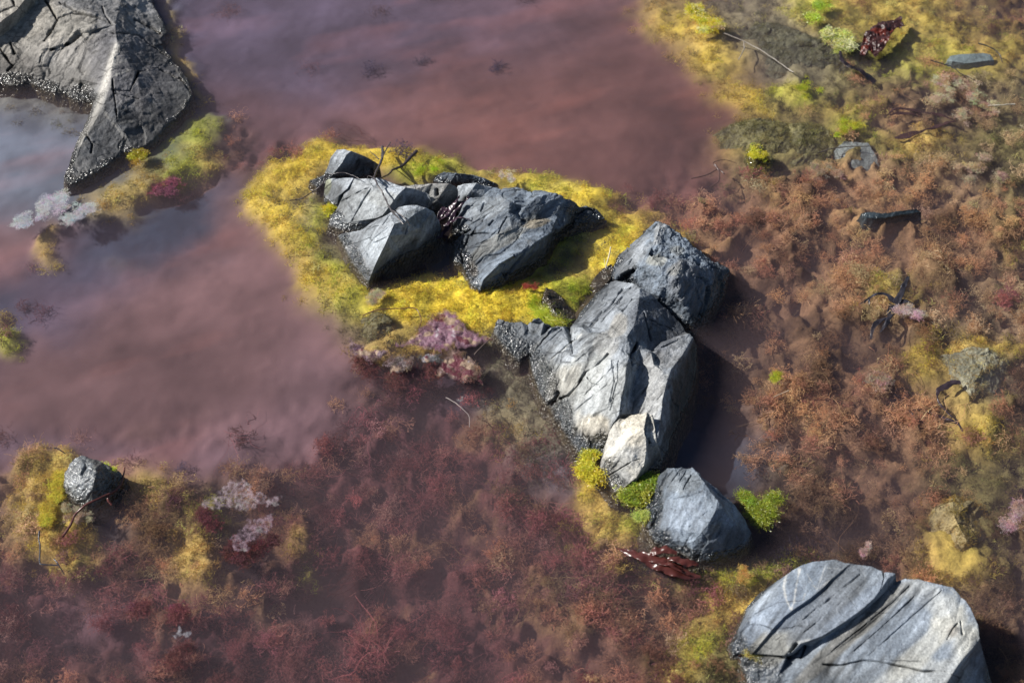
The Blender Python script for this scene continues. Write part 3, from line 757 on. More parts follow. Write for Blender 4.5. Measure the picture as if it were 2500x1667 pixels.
# --- slab at the lower right
rock('slate_slab', 'big blue grey slab with diagonal grooves and pale veins, at the lower right edge', 'rock',
     outline=[(1781, 1572, 0), (1795, 1545, 0), (1815, 1505, 0), (1824, 1480, 0), (1850, 1450, 0), (1882, 1427, .3), (1912, 1408, 1.8), (1935, 1392, 3.6), (1958, 1379, 4.3), (1985, 1371, 4.6), (2015, 1367, 4.8), (2042, 1365, 4.8), (2062, 1373, 4.8), (2095, 1378, 4.9), (2126, 1382, 5.1), (2150, 1392, 5.3), (2160, 1395, 5.2), (2172, 1396, 5.5),
              (2186, 1399, 5.2), (2189, 1418, 4.0), (2196, 1415, 4.4), (2210, 1411, 5.0), (2245, 1413, 5.6), (2258, 1417, 5.9), (2290, 1425, 6.0), (2326, 1433, 6.0), (2338, 1446, 5.6), (2346, 1458, 5.4), (2358, 1466, 5.5), (2370, 1484, 5.4), (2388, 1524, 5.2), (2391, 1558, 4.6), (2402, 1600, 1.8), (2414, 1640, .4),
              (2428, 1690, -.2), (2400, 1760, -.2), (2250, 1800, -.2), (2000, 1800, -.2), (1860, 1740, -.2), (1826, 1668, -.1), (1812, 1625, 0), (1806, 1605, 0), (1790, 1598, 0)],
     crease=[[(1800, 1565, .8), (1806, 1540, 1.9), (1850, 1486, 2.8), (1890, 1440, 3.4), (1918, 1412, 3.7), (1935, 1392, 3.6)],
             [(1840, 1590, 2.9), (1888, 1532, 4.2), (1915, 1504, 4.6), (1940, 1485, 4.9), (1975, 1462, 5.0), (2012, 1432, 5.1), (2030, 1412, 5.2), (2055, 1392, 5.2), (2075, 1376, 5.0)],
             [(1845, 1592, 2.6), (1892, 1535, 3.75), (1919, 1507, 4.15), (1944, 1488, 4.45), (1979, 1465, 4.55), (2016, 1434, 4.65), (2034, 1414, 4.8), (2059, 1395, 4.9), (2080, 1378, 4.9)],
             [(1980, 1562, 4.4), (2010, 1550, 4.7), (2065, 1515, 5.0), (2100, 1490, 5.2), (2132, 1462, 5.4), (2150, 1438, 5.5), (2166, 1414, 5.6), (2186, 1400, 5.3)],
             [(1986, 1569, 3.5), (2014, 1555, 3.7), (2070, 1521, 3.9), (2105, 1495, 4.05), (2137, 1468, 4.2), (2160, 1446, 4.3), (2189, 1418, 4.4)],
             [(2000, 1600, 3.2), (2050, 1567, 3.8), (2090, 1540, 4.0), (2140, 1497, 4.2), (2180, 1462, 4.4), (2215, 1425, 4.8)], [(2010, 1606, 3.1), (2060, 1575, 3.5), (2100, 1546, 3.7), (2150, 1503, 3.9), (2190, 1466, 4.2), (2222, 1430, 4.7)],
             [(2060, 1600, 3.8), (2110, 1550, 4.3), (2170, 1500, 4.8), (2235, 1430, 5.4), (2258, 1417, 5.9)],
             [(1920, 1600, 3.0), (1935, 1590, 3.6), (1955, 1570, 4.2), (1980, 1562, 4.4)], [(1925, 1604, 1.6), (1945, 1592, 2.0), (1962, 1576, 2.4), (1985, 1575, 3.0)],
             [(2391, 1558, 4.8), (2375, 1580, 4.9), (2352, 1604, 5.0), (2330, 1635, 5.0), (2305, 1675, 4.8), (2250, 1740, 4)]],
     inner=[(2250, 1600, 4.6), (2200, 1640, 4.2), (2100, 1660, 3.4), (1900, 1650, 1.8), (1950, 1640, 2.4), (2330, 1530, 5.4), (1860, 1620, 1.6), (2050, 1700, 2.6), (1840, 1560, 2.2)],
     cracks=[([(2010, 1620), (2055, 1622), (2110, 1610), (2150, 1614), (2200, 1624), (2250, 1636), (2308, 1638), (2345, 1655)], 2.2, .55), ([(2312, 1560), (2325, 1535), (2338, 1520)], 2.0, .35), ([(2346, 1515), (2350, 1545)], 2.2, .25), ([(2150, 1440), (2158, 1410), (2157, 1395)], 1.8, .4), ([(2100, 1495), (2060, 1440), (2090, 1410)], 1.5, .1),
             ([(2030, 1590), (2100, 1535), (2180, 1470), (2220, 1430)], 1.8, .4), ([(2085, 1588), (2150, 1532), (2232, 1455)], 1.2, .22), ([(1895, 1562), (1960, 1512), (2000, 1478)], 1.2, .2), ([(2000, 1482), (2060, 1432), (2100, 1400)], 1.4, .28), ([(1960, 1545), (2050, 1473), (2125, 1408)], 1.2, .22), ([(2120, 1600), (2220, 1510), (2300, 1440)], 1.1, .15), ([(1945, 1570), (1920, 1600)], 4, .9), ([(1965, 1578), (1955, 1605)], 3.5, .9), ([(1800, 1600), (1880, 1602), (1930, 1605)], 4, .5)],
     veins=[([(1920, 1400), (1913, 1430), (1920, 1465), (1930, 1485)], 2.6, .7), ([(1952, 1390), (1944, 1430), (1938, 1470), (1932, 1484)], 2.2, .75), ([(1975, 1420), (1995, 1438), (2015, 1380)], 1.4, .35), ([(1970, 1400), (1995, 1440)], 1.2, .3), ([(2020, 1385), (2060, 1390), (2000, 1435)], 1.6, .35), ([(1965, 1450), (1960, 1465)], 1.6, .4),
            ([(2275, 1512), (2285, 1517)], 4, 1.0), ([(2320, 1437), (2345, 1460), (2352, 1462)], 2.5, .6), ([(2000, 1560), (2060, 1530), (2110, 1500)], 2, .25), ([(1975, 1562), (1945, 1568)], 3, .5)],
     tints=[(2330, 1520, 90, 70, 50, (.42, .395, .335), .85), (2250, 1640, 170, 40, 0, (.34, .335, .315), .75), (2290, 1470, 80, 40, 30, (.32, .32, .31), .7), (2180, 1560, 40, 150, 42, (.185, .205, .23), .8), (2280, 1560, 30, 160, 46, (.39, .37, .32), .7), (1960, 1430, 80, 60, -40, (.150, .172, .20), .85), (1870, 1520, 50, 110, 42, (.165, .187, .22), .85),
            (2060, 1560, 20, 170, 48, (.19, .175, .15), .8), (2150, 1490, 16, 110, 45, (.2, .19, .17), .7), (1880, 1590, 60, 40, -30, (.23, .215, .18), .8), (2060, 1420, 60, 60, -40, (.14, .145, .15), .7), (2010, 1510, 40, 90, 48, (.19, .2, .215), .7), (2090, 1480, 18, 120, 50, (.18, .2, .23), .8), (2395, 1610, 30, 60, 0, (.1, .11, .125), .8),  # last tint here paints shade on the right edge face
            (2330, 1540, 22, 26, 30, (.26, .235, .2), .8)],
     wet=.9, rough=.28, stretch=.9, base=np.array([.2, .218, .24]), L=.002, grain=(.66, .75, .05), step=.5,
     wetblobs=[(1800, 1580, 34, 46, 0, 1), (1830, 1640, 40, 55, 0, 1), (1845, 1455, 14, 60, 45, 1), (1880, 1640, 40, 30, 0, .7)])

# --- other stones
rock('wet_stone', 'small rounded wet stone with weed strands across it, at the left edge', 'rock', org=(0, 1060),
     outline=[(640, 480, 0), (635, 390, .2), (680, 295, .7), (730, 240, 1.2), (790, 210, 1.6), (900, 250, 1.7), (1000, 290, 1.5), (1130, 350, .8), (1195, 405, .1), (1130, 520, -.1), (1060, 600, -.1), (900, 690, -.1), (840, 690, 0), (740, 670, 0), (670, 580, 0)],
     crease=[[(900, 250, 2.0), (935, 330, 3.0), (930, 430, 3.3), (900, 540, 2.2), (860, 680, .1)]], inner=[(800, 330, 2.7), (760, 480, 2.0), (1040, 430, 1.8)],
     cracks=[([(840, 320), (795, 390)], 3.5, .4)], tints=[(800, 430, 130, 190, 0, (.34, .37, .40), .8)], wet=5, rough=.7, base=np.array([.2, .2, .19]), L=.0018, bead=.9, tidal=0)
rock('dark_stone', 'dark flat stone just breaking the surface among brown weed on the right', 'rock',
     outline=[(2104, 522, .3), (2120, 519, .6), (2155, 521, .5), (2200, 514, .8), (2238, 509, .6), (2250, 516, .1), (2248, 530, -.8), (2215, 545, -1.8), (2170, 556, -2.2), (2115, 572, -3.0), (2106, 550, -1.4)],
     crease=[[(2104, 522, .4), (2116, 530, .2), (2160, 533, .1), (2200, 524, .4), (2250, 518, .1)]], wet=5, rough=.7, base=np.array([.08, .1, .11]), tidal=0, bead=.15, L=.0024, algae=(.06, .075, .08))
rock('submerged_slab', 'pale triangular slate under water beside a dark gap, upper right', 'rock',
     outline=[(2040, 365, -1.6), (2062, 345, -1.4), (2120, 350, -1.5), (2140, 385, -2.2), (2155, 425, -3.2), (2105, 440, -3.6), (2075, 405, -2.4)], crease=[[(2040, 365, -1.6), (2090, 400, -1.8), (2120, 405, -2.2)]],
     wet=0, rough=.5, base=np.array([.2, .22, .22]), bead=0, algae=(.2, .22, .21))
rock('grey_pebble', 'smooth grey green pebble lying under water near the cream weed', 'rock',
     outline=[(2312, 148, -1.2), (2320, 137, -.9), (2345, 133, -.7), (2400, 130, -.6), (2418, 133, -.8), (2427, 148, -1.1), (2420, 160, -1.8), (2385, 170, -2.4), (2345, 172, -2.6), (2322, 163, -2.0)],
     crease=[[(2325, 150, -.8), (2360, 155, -.9), (2415, 148, -.8)]], wet=0, rough=.25, base=np.array([.16, .2, .205]), bead=0, algae=(.15, .19, .195), step=.2)
rock('wet_ridge', 'narrow wet brown ridge of stone poking out of yellow algae by the central outcrop', 'rock', org=o4,
     outline=[(1290, 1440, -.6), (1310, 1300, -.2), (1330, 1210, -.3), (1400, 1230, -.4), (1500, 1330, -.7), (1600, 1450, -.9), (1640, 1500, -.9), (1560, 1520, -.5), (1450, 1500, .1), (1360, 1500, -.4)],
     crease=[[(1330, 1215, -.2), (1345, 1310, .7), (1400, 1400, .9), (1450, 1490, .3)]], wet=5, rough=.9, base=np.array([.14, .105, .07]), bead=.9, algae=(.13, .1, .06))
rock('wet_ledge', 'thin brown wet ledge between the two central rocks and the yellow algae', 'rock',
     outline=[(1436, 700, -1.0), (1452, 676, -.6), (1472, 656, -.3), (1492, 646, .2), (1500, 660, .2), (1488, 684, .1), (1456, 716, 0), (1430, 748, 0), (1410, 775, 0), (1405, 762, -.6), (1425, 728, -1.0)], wet=5, rough=.6, base=np.array([.15, .11, .07]), bead=.1, algae=(.13, .10, .06))
rock('mossy_boulder', 'large submerged boulder furred with olive algae in the upper right', 'rock', moss=((.26, .235, .07), 1100),
     outline=[(1740, 330, -3), (1790, 300, -1.6), (1860, 290, -1.3), (1930, 305, -1.0), (1990, 300, -1.2), (2035, 325, -1.6), (2040, 360, -2), (2010, 400, -3), (1950, 425, -4.5), (1880, 420, -3.5), (1800, 440, -5), (1750, 400, -4.5)],
     inner=[(1850, 340, -.7), (1960, 340, -.6)], crease=[[(1925, 305, -1.4), (1935, 350, -1.5), (1935, 410, -3)]], wet=0, rough=1.6, bead=0, base=np.array([.13, .12, .045]), algae=(.14, .125, .05))
rock('mossy_boulder', 'broad submerged boulder under the pale twig, topmost on the right', 'rock', moss=((.19, .175, .09), 900),
     outline=[(1760, 120, -4), (1800, 60, -2.5), (1900, 55, -1.6), (2000, 100, -1.4), (2060, 140, -1.5), (2070, 190, -3), (1990, 215, -4.5), (1880, 205, -3.6), (1790, 180, -4.5)],
     inner=[(1900, 130, -1.0), (1980, 150, -1.2)], wet=0, rough=1.3, bead=0, base=np.array([.09, .085, .055]), algae=(.10, .095, .055))
rock('mossy_boulder', 'submerged grey boulder capped with pale ochre algae at the right edge', 'rock', moss=((.52, .42, .18), 480),
     outline=[(2270, 900, -4.5), (2300, 868, -1.4), (2360, 850, -.8), (2420, 850, -.8), (2465, 880, -2), (2450, 960, -4), (2400, 1040, -6), (2330, 1040, -7), (2280, 980, -6)],
     inner=[(2340, 900, -.6), (2400, 895, -.5), (2370, 960, -1.2)], wet=0, rough=1.4, bead=0, base=np.array([.24, .23, .16]), algae=(.24, .23, .16))
rock('mossy_boulder', 'submerged round boulder patched with orange algae above the lower right slab', 'rock', moss=((.56, .36, .10), 420),
     outline=[(2260, 1290, -4.5), (2285, 1235, -1.4), (2325, 1213, -.8), (2380, 1220, -1), (2420, 1270, -3.5), (2440, 1340, -5.5), (2390, 1400, -7), (2310, 1400, -7), (2265, 1350, -6)],
     inner=[(2330, 1260, -.4), (2360, 1320, -1.0)], wet=0, rough=1.3, bead=0, base=np.array([.17, .14, .06]), algae=(.26, .21, .10), tints=[(2330, 1300, 70, 60, 0, (.42, .26, .07), .8)])
rock('mossy_boulder', 'small submerged olive boulder left of the floating purple weed', 'rock', org=(800, 700), moss=((.28, .24, .09), 350),
     outline=[(330, 330, -2.0), (450, 250, -1.0), (560, 280, -.5), (630, 340, -.6), (620, 460, -2.2), (520, 590, -3.4), (380, 570, -3.6), (310, 450, -3.0)],
     inner=[(480, 360, -.6)], wet=0, rough=1.2, bead=0, base=np.array([.12, .105, .05]), algae=(.13, .115, .05))
rock('algae_tip', 'small stone tip breaking the surface, crowned with yellow algae', 'rock', moss=((.5, .44, .06), 90),
     outline=[(1828, 372, -.4), (1840, 358, .5), (1856, 358, .9), (1868, 372, .8), (1880, 392, 0), (1870, 404, -.6), (1845, 400, -.6)], inner=[(1855, 378, 1.0)], wet=5, rough=1.2, base=np.array([.2, .19, .06]), bead=.8, L=.0018, algae=(.2, .18, .05))

# ------------------------------------------------------------------ the pool bed: what grows where
#        albedo                depth cm, texture, lumps mm
TYPES = {
    'Y':  ((.80, .60, .060), .9, .8, 4),      # bright yellow algae
    'YG': ((.46, .47, .050), 1.1, .8, 4),     # yellow green
    'YO': ((.50, .36, .085), 1.7, .8, 6),     # ochre
    'GR': ((.26, .42, .025), 1.0, .8, 4),
    'OL': ((.17, .150, .055), 2.0, .9, 8),
    'GO': ((.20, .18, .115), 2.2, .9, 6),     # grey olive stone and silt
    'OB': ((.60, .350, .195), 2.8, .9, 17),   # orange brown weed
    'RB': ((.46, .235, .155), 3.2, .9, 17),
    'TB': ((.60, .43, .26), 2.2, .9, 13),
    'DB': ((.27, .165, .10), 4.6, .8, 18),
    'MA': ((.34, .128, .130), 7.2, .8, 18),
    'SR': ((.132, .062, .056), 3.4, .04, .7),   # red silt
    'SP': ((.170, .096, .098), 3.4, .04, .8),   # pink silt
    'SV': ((.095, .078, .125), 4.0, .06, 1.2),  # violet silt, with blue sky sheen painted into its colour
    'SB': ((.115, .135, .175), 2.6, .08, 1.0),  # blue grey silt, its blue partly painted sky sheen
    'BL': ((.050, .072, .105), 1.7, .15, 1.5),  # shallow dark silt
    'NV': ((.026, .046, .080), 4.5, .15, 1.5),   # dark bed of deep water, sky reflection painted in as blue
    'DK': ((.032, .024, .038), 5.5, .5, 12),
}
TN = list(TYPES)
K = W0 / 2352.0
# (x, y, rx, ry, turn, kind, weight) in the 2352-px view of the photo
BLOBS = [
    (1250, 200, 420, 190, 0, 'SR', 2.2), (1450, 300, 170, 120, -20, 'SR', 2), (1000, 60, 300, 90, 0, 'SV', 1.6), (640, 120, 260, 170, 20, 'SV', 2), (560, 230, 110, 60, 30, 'SR', 1), (900, 270, 250, 70, 0, 'SR', 1.6), (700, 60, 200, 60, 0, 'SV', 1.4),
    (1150, 330, 400, 50, 6, 'SR', 1.6), (1300, 350, 200, 40, 10, 'SR', 1.8), (1620, 290, 60, 60, 0, 'SR', 1.6), (560, 330, 90, 50, 0, 'MA', .8), (800, 300, 80, 25, 0, 'MA', 1.1),
    (510, 800, 300, 150, -15, 'SP', 2.4), (300, 780, 180, 120, -20, 'SP', 1.6), (400, 950, 420, 90, 0, 'SP', 1.5), (620, 700, 120, 110, 0, 'SP', 1.8), (640, 900, 150, 120, 0, 'SP', 1.6), (560, 600, 110, 50, -20, 'SP', 1.2),
    (100, 300, 130, 90, 0, 'SB', 2.2), (70, 420, 110, 90, 0, 'SB', 1.6), (40, 560, 120, 80, 0, 'SP', 1.0), (200, 640, 200, 60, -15, 'SV', 1.6), (100, 720, 100, 40, 0, 'SV', 1.2), (330, 570, 160, 45, -15, 'NV', 1.5), (450, 480, 120, 45, -15, 'NV', 2.0), (240, 590, 120, 40, -20, 'NV', 1.4), (560, 420, 60, 30, 0, 'NV', 1.2),
    (330, 400, 70, 30, -35, 'BL', 2.4), (250, 440, 70, 40, -30, 'BL', 2.0), (390, 330, 50, 40, -40, 'BL', 2.0), (400, 120, 22, 130, -8, 'BL', 1.5), (460, 170, 18, 120, -12, 'BL', .9), (390, 60, 30, 90, -10, 'BL', 2.0), (430, 230, 30, 60, -20, 'BL', 2.0), (10, 690, 45, 60, 0, 'NV', 1.5), (60, 220, 120, 40, 0, 'GO', 1.2), (140, 260, 50, 30, 0, 'GO', .8),
    # yellow fringe right of the corner rock
    (395, 40, 12, 50, -12, 'YO', 2.2), (425, 110, 14, 60, -15, 'YO', 2.4), (440, 190, 14, 50, -18, 'YO', 2.0), (440, 300, 30, 40, 20, 'YG', 2.0), (420, 350, 50, 40, 20, 'YG', 1.9), (340, 390, 40, 18, -50, 'YO', 2.2), (290, 440, 75, 38, -22, 'YO', 2.6), (380, 400, 50, 25, -25, 'YG', 1.8), (470, 360, 50, 25, -20, 'YO', 1.2), (520, 300, 30, 25, 0, 'RB', 1.2), (410, 425, 50, 18, -25, 'MA', 2.0), (560, 390, 70, 20, 20, 'RB', 1.2), (100, 555, 35, 22, -60, 'YO', 1.5), (120, 590, 25, 15, 0, 'YO', 1.5), (150, 600, 60, 30, -20, 'SV', .6), (290, 600, 50, 25, 0, 'YO', .35), (10, 780, 20, 25, 0, 'YG', 1.6), (5, 720, 20, 16, 0, 'YO', 1.4),
    # yellow ring round the broken outcrop
    (690, 370, 90, 30, -30, 'Y', 2.6), (650, 410, 60, 30, -20, 'Y', 2.2), (790, 345, 120, 22, 0, 'Y', 2.6), (920, 360, 100, 26, 6, 'Y', 2.2), (1010, 380, 90, 26, 8, 'YG', 2.0), (1120, 395, 90, 22, 8, 'YO', 2.0), (960, 395, 60, 20, 0, 'YG', 2.2), (1250, 425, 110, 25, 10, 'YG', 2.2), (1350, 460, 90, 28, 20, 'Y', 2.4), (1210, 408, 60, 18, 10, 'Y', 1.8), (1420, 480, 40, 40, 0, 'YO', 1.8), (1400, 530, 50, 45, 0, 'Y', 1.4),
    (640, 470, 45, 40, 0, 'Y', 2.2), (690, 460, 40, 30, 0, 'GO', 1.4), (670, 540, 55, 40, 20, 'Y', 2.2), (720, 520, 30, 60, 0, 'YG', 1.4), (710, 590, 55, 35, 40, 'YO', 2.0), (740, 650, 50, 50, 40, 'Y', 2.2), (790, 620, 30, 60, -30, 'YG', 2.0), (770, 560, 25, 40, -30, 'GO', 1.6), (800, 690, 60, 40, 0, 'YG', 2.0), (700, 510, 20, 16, 0, 'GO', 2),
    (900, 680, 90, 40, 0, 'Y', 2.6), (1000, 660, 90, 50, 0, 'Y', 2.8), (1080, 700, 100, 40, 10, 'Y', 2.8), (940, 720, 90, 26, 0, 'Y', 1.8), (1180, 720, 90, 30, 0, 'Y', 2.8), (1130, 735, 70, 22, 0, 'Y', 2.4), (1230, 690, 60, 40, 0, 'Y', 2.2), (1300, 660, 50, 30, 0, 'YG', 2.4), (1020, 610, 40, 20, 0, 'NV', 1.8), (1320, 680, 40, 30, 0, 'YG', 2.0),
    (860, 620, 60, 26, -20, 'OL', 1.2), (1300, 560, 90, 50, -25, 'YG', 2.2), (1340, 590, 80, 20, -20, 'GO', 1.6), (1390, 575, 50, 50, -40, 'Y', 2.2), (1440, 540, 50, 40, -40, 'Y', 2.4), (1500, 500, 60, 22, -10, 'YO', 1.8), (1330, 640, 40, 20, 0, 'YO', 1.6), (1260, 740, 30, 16, 0, 'GR', 2), (1590, 560, 60, 20, 40, 'YO', 1.5), (1670, 650, 20, 40, 0, 'OL', 2.0),
    (830, 750, 60, 40, 0, 'OL', 2.0), (930, 760, 60, 40, 0, 'YO', 1.6), (870, 790, 60, 25, 0, 'YO', 1.6), (800, 800, 70, 30, 0, 'SP', 1.0), (740, 780, 60, 40, 0, 'SP', .8), (850, 720, 60, 16, 0, 'YO', 1.8),
    (1000, 850, 160, 40, 0, 'DK', 1.6), (900, 860, 90, 40, 20, 'MA', 1.8), (850, 900, 80, 30, 0, 'RB', 1.0), (1070, 900, 110, 30, 0, 'NV', 1.2),
    (930, 600, 75, 26, -28, 'DK', 4.0), (1010, 590, 50, 36, 0, 'NV', 4.0), (1330, 600, 80, 26, -25, 'OL', 2.6), (1300, 540, 90, 30, -25, 'OL', 1.6),  # dark rock reflection and the big block's shadow, painted as bed patches
    # olive slope left of the central rock
    (555, 470, 60, 110, 10, 'SP', 2.6), (590, 620, 50, 70, 10, 'SP', 2.0), (1500, 470, 80, 55, 0, 'MA', 2.0), (1450, 405, 90, 28, 10, 'SR', 2.6), (600, 345, 60, 30, -20, 'MA', 1.4), (1590, 520, 60, 25, 20, 'RB', 1.2),
    (1170, 830, 60, 60, 30, 'GO', 2.0), (1190, 900, 60, 80, 30, 'GO', 2.2), (1250, 990, 50, 90, 30, 'GO', 2.2), (1180, 960, 60, 50, 0, 'YO', .9), (1230, 1050, 70, 50, 0, 'SB', 1.3), (1280, 1080, 40, 40, 0, 'SB', 1.2), (1160, 780, 40, 30, 0, 'OL', 1.0),
    (1340, 1090, 28, 50, -20, 'Y', 2.0), (1370, 1160, 60, 50, 20, 'YO', 2.6), (1430, 1190, 60, 30, 20, 'YG', 2.0), (1440, 1230, 60, 26, 0, 'YO', 1.8), (1340, 1220, 60, 40, 0, 'YO', 1.2), (1450, 1300, 60, 26, 20, 'YO', 1.6),
    # maroon ground, lower middle
    (1000, 1150, 300, 160, 10, 'MA', 2.2), (850, 1250, 220, 160, 0, 'MA', 1.8), (1100, 1350, 320, 200, 0, 'MA', 2.2), (900, 1480, 300, 120, 0, 'MA', 2.0), (1350, 1480, 200, 120, 0, 'RB', 1.6), (1300, 1330, 150, 80, 0, 'DB', 1.6), (1180, 1130, 120, 70, 0, 'DB', 1.4), (1430, 1400, 160, 90, 10, 'DB', 1.4), (1400, 1260, 70, 30, 0, 'OB', 1.2),
    (960, 990, 160, 60, 0, 'MA', 1.6), (700, 1100, 160, 60, 0, 'MA', 1.0), (760, 1400, 120, 100, 0, 'DK', 1.3), (1050, 1250, 90, 40, 0, 'DK', 1.2), (980, 1500, 160, 60, 0, 'DK', 1.2), (1120, 1180, 90, 40, 0, 'DK', .9), (630, 1500, 140, 70, 0, 'MA', 1.6),
    (500, 1450, 140, 60, 0, 'DK', 1.0), (250, 1380, 240, 90, 0, 'MA', 1.2), (250, 1400, 160, 60, 0, 'SV', .8), (100, 1480, 160, 70, 0, 'MA', 1.2), (80, 1450, 120, 60, 0, 'DK', .8), (330, 1450, 120, 80, 0, 'MA', 1.4), (250, 1520, 200, 60, 0, 'RB', 1.0), (40, 1350, 90, 60, 0, 'MA', 1.0), (200, 1400, 120, 60, 0, 'SB', .6),
    (110, 1130, 60, 70, 20, 'YO', 2.2), (130, 1180, 45, 60, 20, 'Y', 2.0), (60, 1110, 60, 60, 0, 'OB', 1.2), (110, 1060, 50, 30, 0, 'YO', 1.6), (170, 1240, 50, 50, 0, 'YO', 1.6), (60, 1230, 70, 50, 0, 'OB', 1.0), (340, 1100, 50, 50, 0, 'YO', 1.4), (260, 1180, 60, 50, 0, 'NV', 1.8), (360, 1230, 120, 70, 0, 'OB', 1.4), (430, 1280, 50, 60, 10, 'YO', 2.2), (460, 1350, 110, 40, 0, 'OB', 1.5), (550, 1110, 120, 60, 0, 'OB', 1.1), (470, 1160, 60, 50, 0, 'YG', .8), (690, 1230, 40, 60, -20, 'YO', 1.6), (700, 1300, 50, 40, 20, 'YG', 1.2), (600, 1340, 80, 40, 0, 'DK', 1.2), (560, 1260, 60, 60, 0, 'DK', 1.0), (620, 1380, 60, 40, 0, 'TB', .9),
    (350, 985, 300, 40, -4, 'MA', .8), (640, 980, 170, 70, 0, 'SV', 1.0), (480, 1060, 320, 55, 0, 'SP', .8), (700, 860, 90, 110, 0, 'SV', .8), (380, 620, 240, 60, -20, 'SP', .8),
    (95, 1150, 60, 80, 20, 'YO', 1.6), (150, 1235, 60, 40, 0, 'YO', 1.4), (60, 1180, 40, 60, 0, 'TB', 1.0), (2060, 670, 90, 45, 0, 'YO', 1.4), (2030, 640, 50, 25, 0, 'YG', 1.2), (2150, 840, 80, 40, 10, 'Y', 1.0), (2240, 800, 110, 22, -8, 'Y', 1.0), (2250, 1000, 50, 40, 0, 'Y', .8), (2180, 1290, 60, 50, 0, 'YO', 1.4), (1960, 480, 60, 18, 0, 'YO', .6), (1880, 600, 60, 40, 0, 'DK', .9), (1960, 760, 50, 30, 0, 'DK', .8), (1880, 940, 70, 40, 0, 'DK', .8), (2080, 900, 60, 30, 0, 'DK', .6),
    (300, 1290, 60, 40, 0, 'RB', 1.0), (100, 1010, 160, 40, 0, 'SV', 1.0), (430, 1030, 200, 40, 0, 'SV', .9), (760, 1000, 120, 60, 0, 'SP', 1.0),
    # right side: brown weed
    (1900, 560, 280, 130, 0, 'OB', 2.2), (1700, 480, 120, 80, 20, 'RB', 1.8), (1600, 430, 120, 50, 20, 'MA', 1.4), (1520, 420, 80, 40, 0, 'SR', 1.2), (1780, 440, 70, 25, 20, 'YO', 1.2), (2050, 620, 260, 130, 0, 'OB', 2.0), (2200, 680, 160, 90, 0, 'TB', 2.0), (2060, 680, 60, 50, 0, 'YO', 1.8), (2040, 655, 40, 25, 0, 'YG', 1.6), (2130, 730, 120, 50, 20, 'TB', 1.6),
    (1780, 620, 120, 130, 0, 'RB', 1.6), (1700, 740, 70, 120, 15, 'DK', 1.8), (1760, 800, 120, 90, 0, 'DB', 1.6), (1900, 820, 200, 120, 0, 'OB', 1.7), (1950, 920, 200, 110, 0, 'RB', 1.8), (1770, 900, 90, 60, 0, 'OB', 1.0), (2030, 1000, 220, 90, 0, 'OB', 1.6), (1850, 1000, 90, 80, 0, 'OB', 1.2), (1670, 1000, 70, 150, 20, 'NV', 2.2), (1640, 900, 40, 90, 10, 'DK', 1.6), (1760, 1030, 90, 50, 20, 'NV', 1.2),  # navy and dark patches here paint in the central rock's cast shadow
    (1900, 1130, 200, 90, 0, 'DB', 2.0), (1830, 1220, 120, 60, 0, 'DK', 1.8), (2050, 1130, 90, 60, 0, 'RB', 1.2), (2000, 1240, 110, 60, 0, 'DB', 1.6), (1620, 1030, 40, 60, 0, 'NV', 1.4), (1800, 1070, 60, 30, 0, 'GO', .9),
    (2140, 830, 60, 40, 10, 'YO', 2.2), (2230, 800, 110, 24, -8, 'YO', 2.4), (2200, 900, 90, 50, 40, 'YO', 1.8), (2230, 880, 70, 60, 0, 'GO', 2.0), (2240, 990, 100, 70, 0, 'YO', 1.4), (2300, 1010, 60, 90, 0, 'OL', 1.8), (2330, 880, 40, 90, 0, 'DB', 1.4), (2200, 1080, 80, 50, 0, 'OL', 1.4), (2310, 1060, 60, 40, 0, 'DK', 1.2),
    (2160, 1230, 60, 60, 0, 'YO', 1.6), (2230, 1280, 80, 60, 0, 'YO', 1.2), (2290, 1250, 60, 90, 0, 'OL', 1.2), (2320, 1400, 80, 130, 0, 'DB', 1.8), (2060, 1300, 60, 40, 0, 'RB', 1.2), (2330, 1180, 40, 60, 0, 'DB', 1.2), (2250, 1450, 80, 120, 0, 'DB', 1.6),
    (1640, 1310, 70, 40, 0, 'YG', 1.8), (1720, 1290, 60, 40, 0, 'GO', 1.4), (1680, 1350, 70, 35, 0, 'YO', 2.0), (1790, 1290, 80, 22, -20, 'YG', 2.0), (1640, 1420, 90, 30, -35, 'YO', 2.2), (1600, 1480, 60, 40, -30, 'YG', 2.0), (1570, 1540, 60, 40, 0, 'YO', 1.6), (1650, 1530, 50, 60, 0, 'OL', 2.0), (1500, 1420, 90, 50, 0, 'RB', 1.2), (1720, 1380, 50, 16, -30, 'Y', 1.2), (1740, 1350, 40, 16, 0, 'DK', 1.0), (1900, 1300, 80, 30, 0, 'DB', 1.0), (1420, 1310, 40, 20, 30, 'YO', 1.6),
    # top right: ochre and olive
    (2000, 90, 160, 70, 0, 'OL', 1.2), (2200, 90, 160, 60, 10, 'OL', 1.0), (1950, 200, 120, 50, 0, 'OL', 1.2), (1680, 60, 60, 40, 20, 'GO', 1.0), (2280, 60, 100, 50, 0, 'DB', .8), (2120, 170, 90, 40, 0, 'DK', .5),
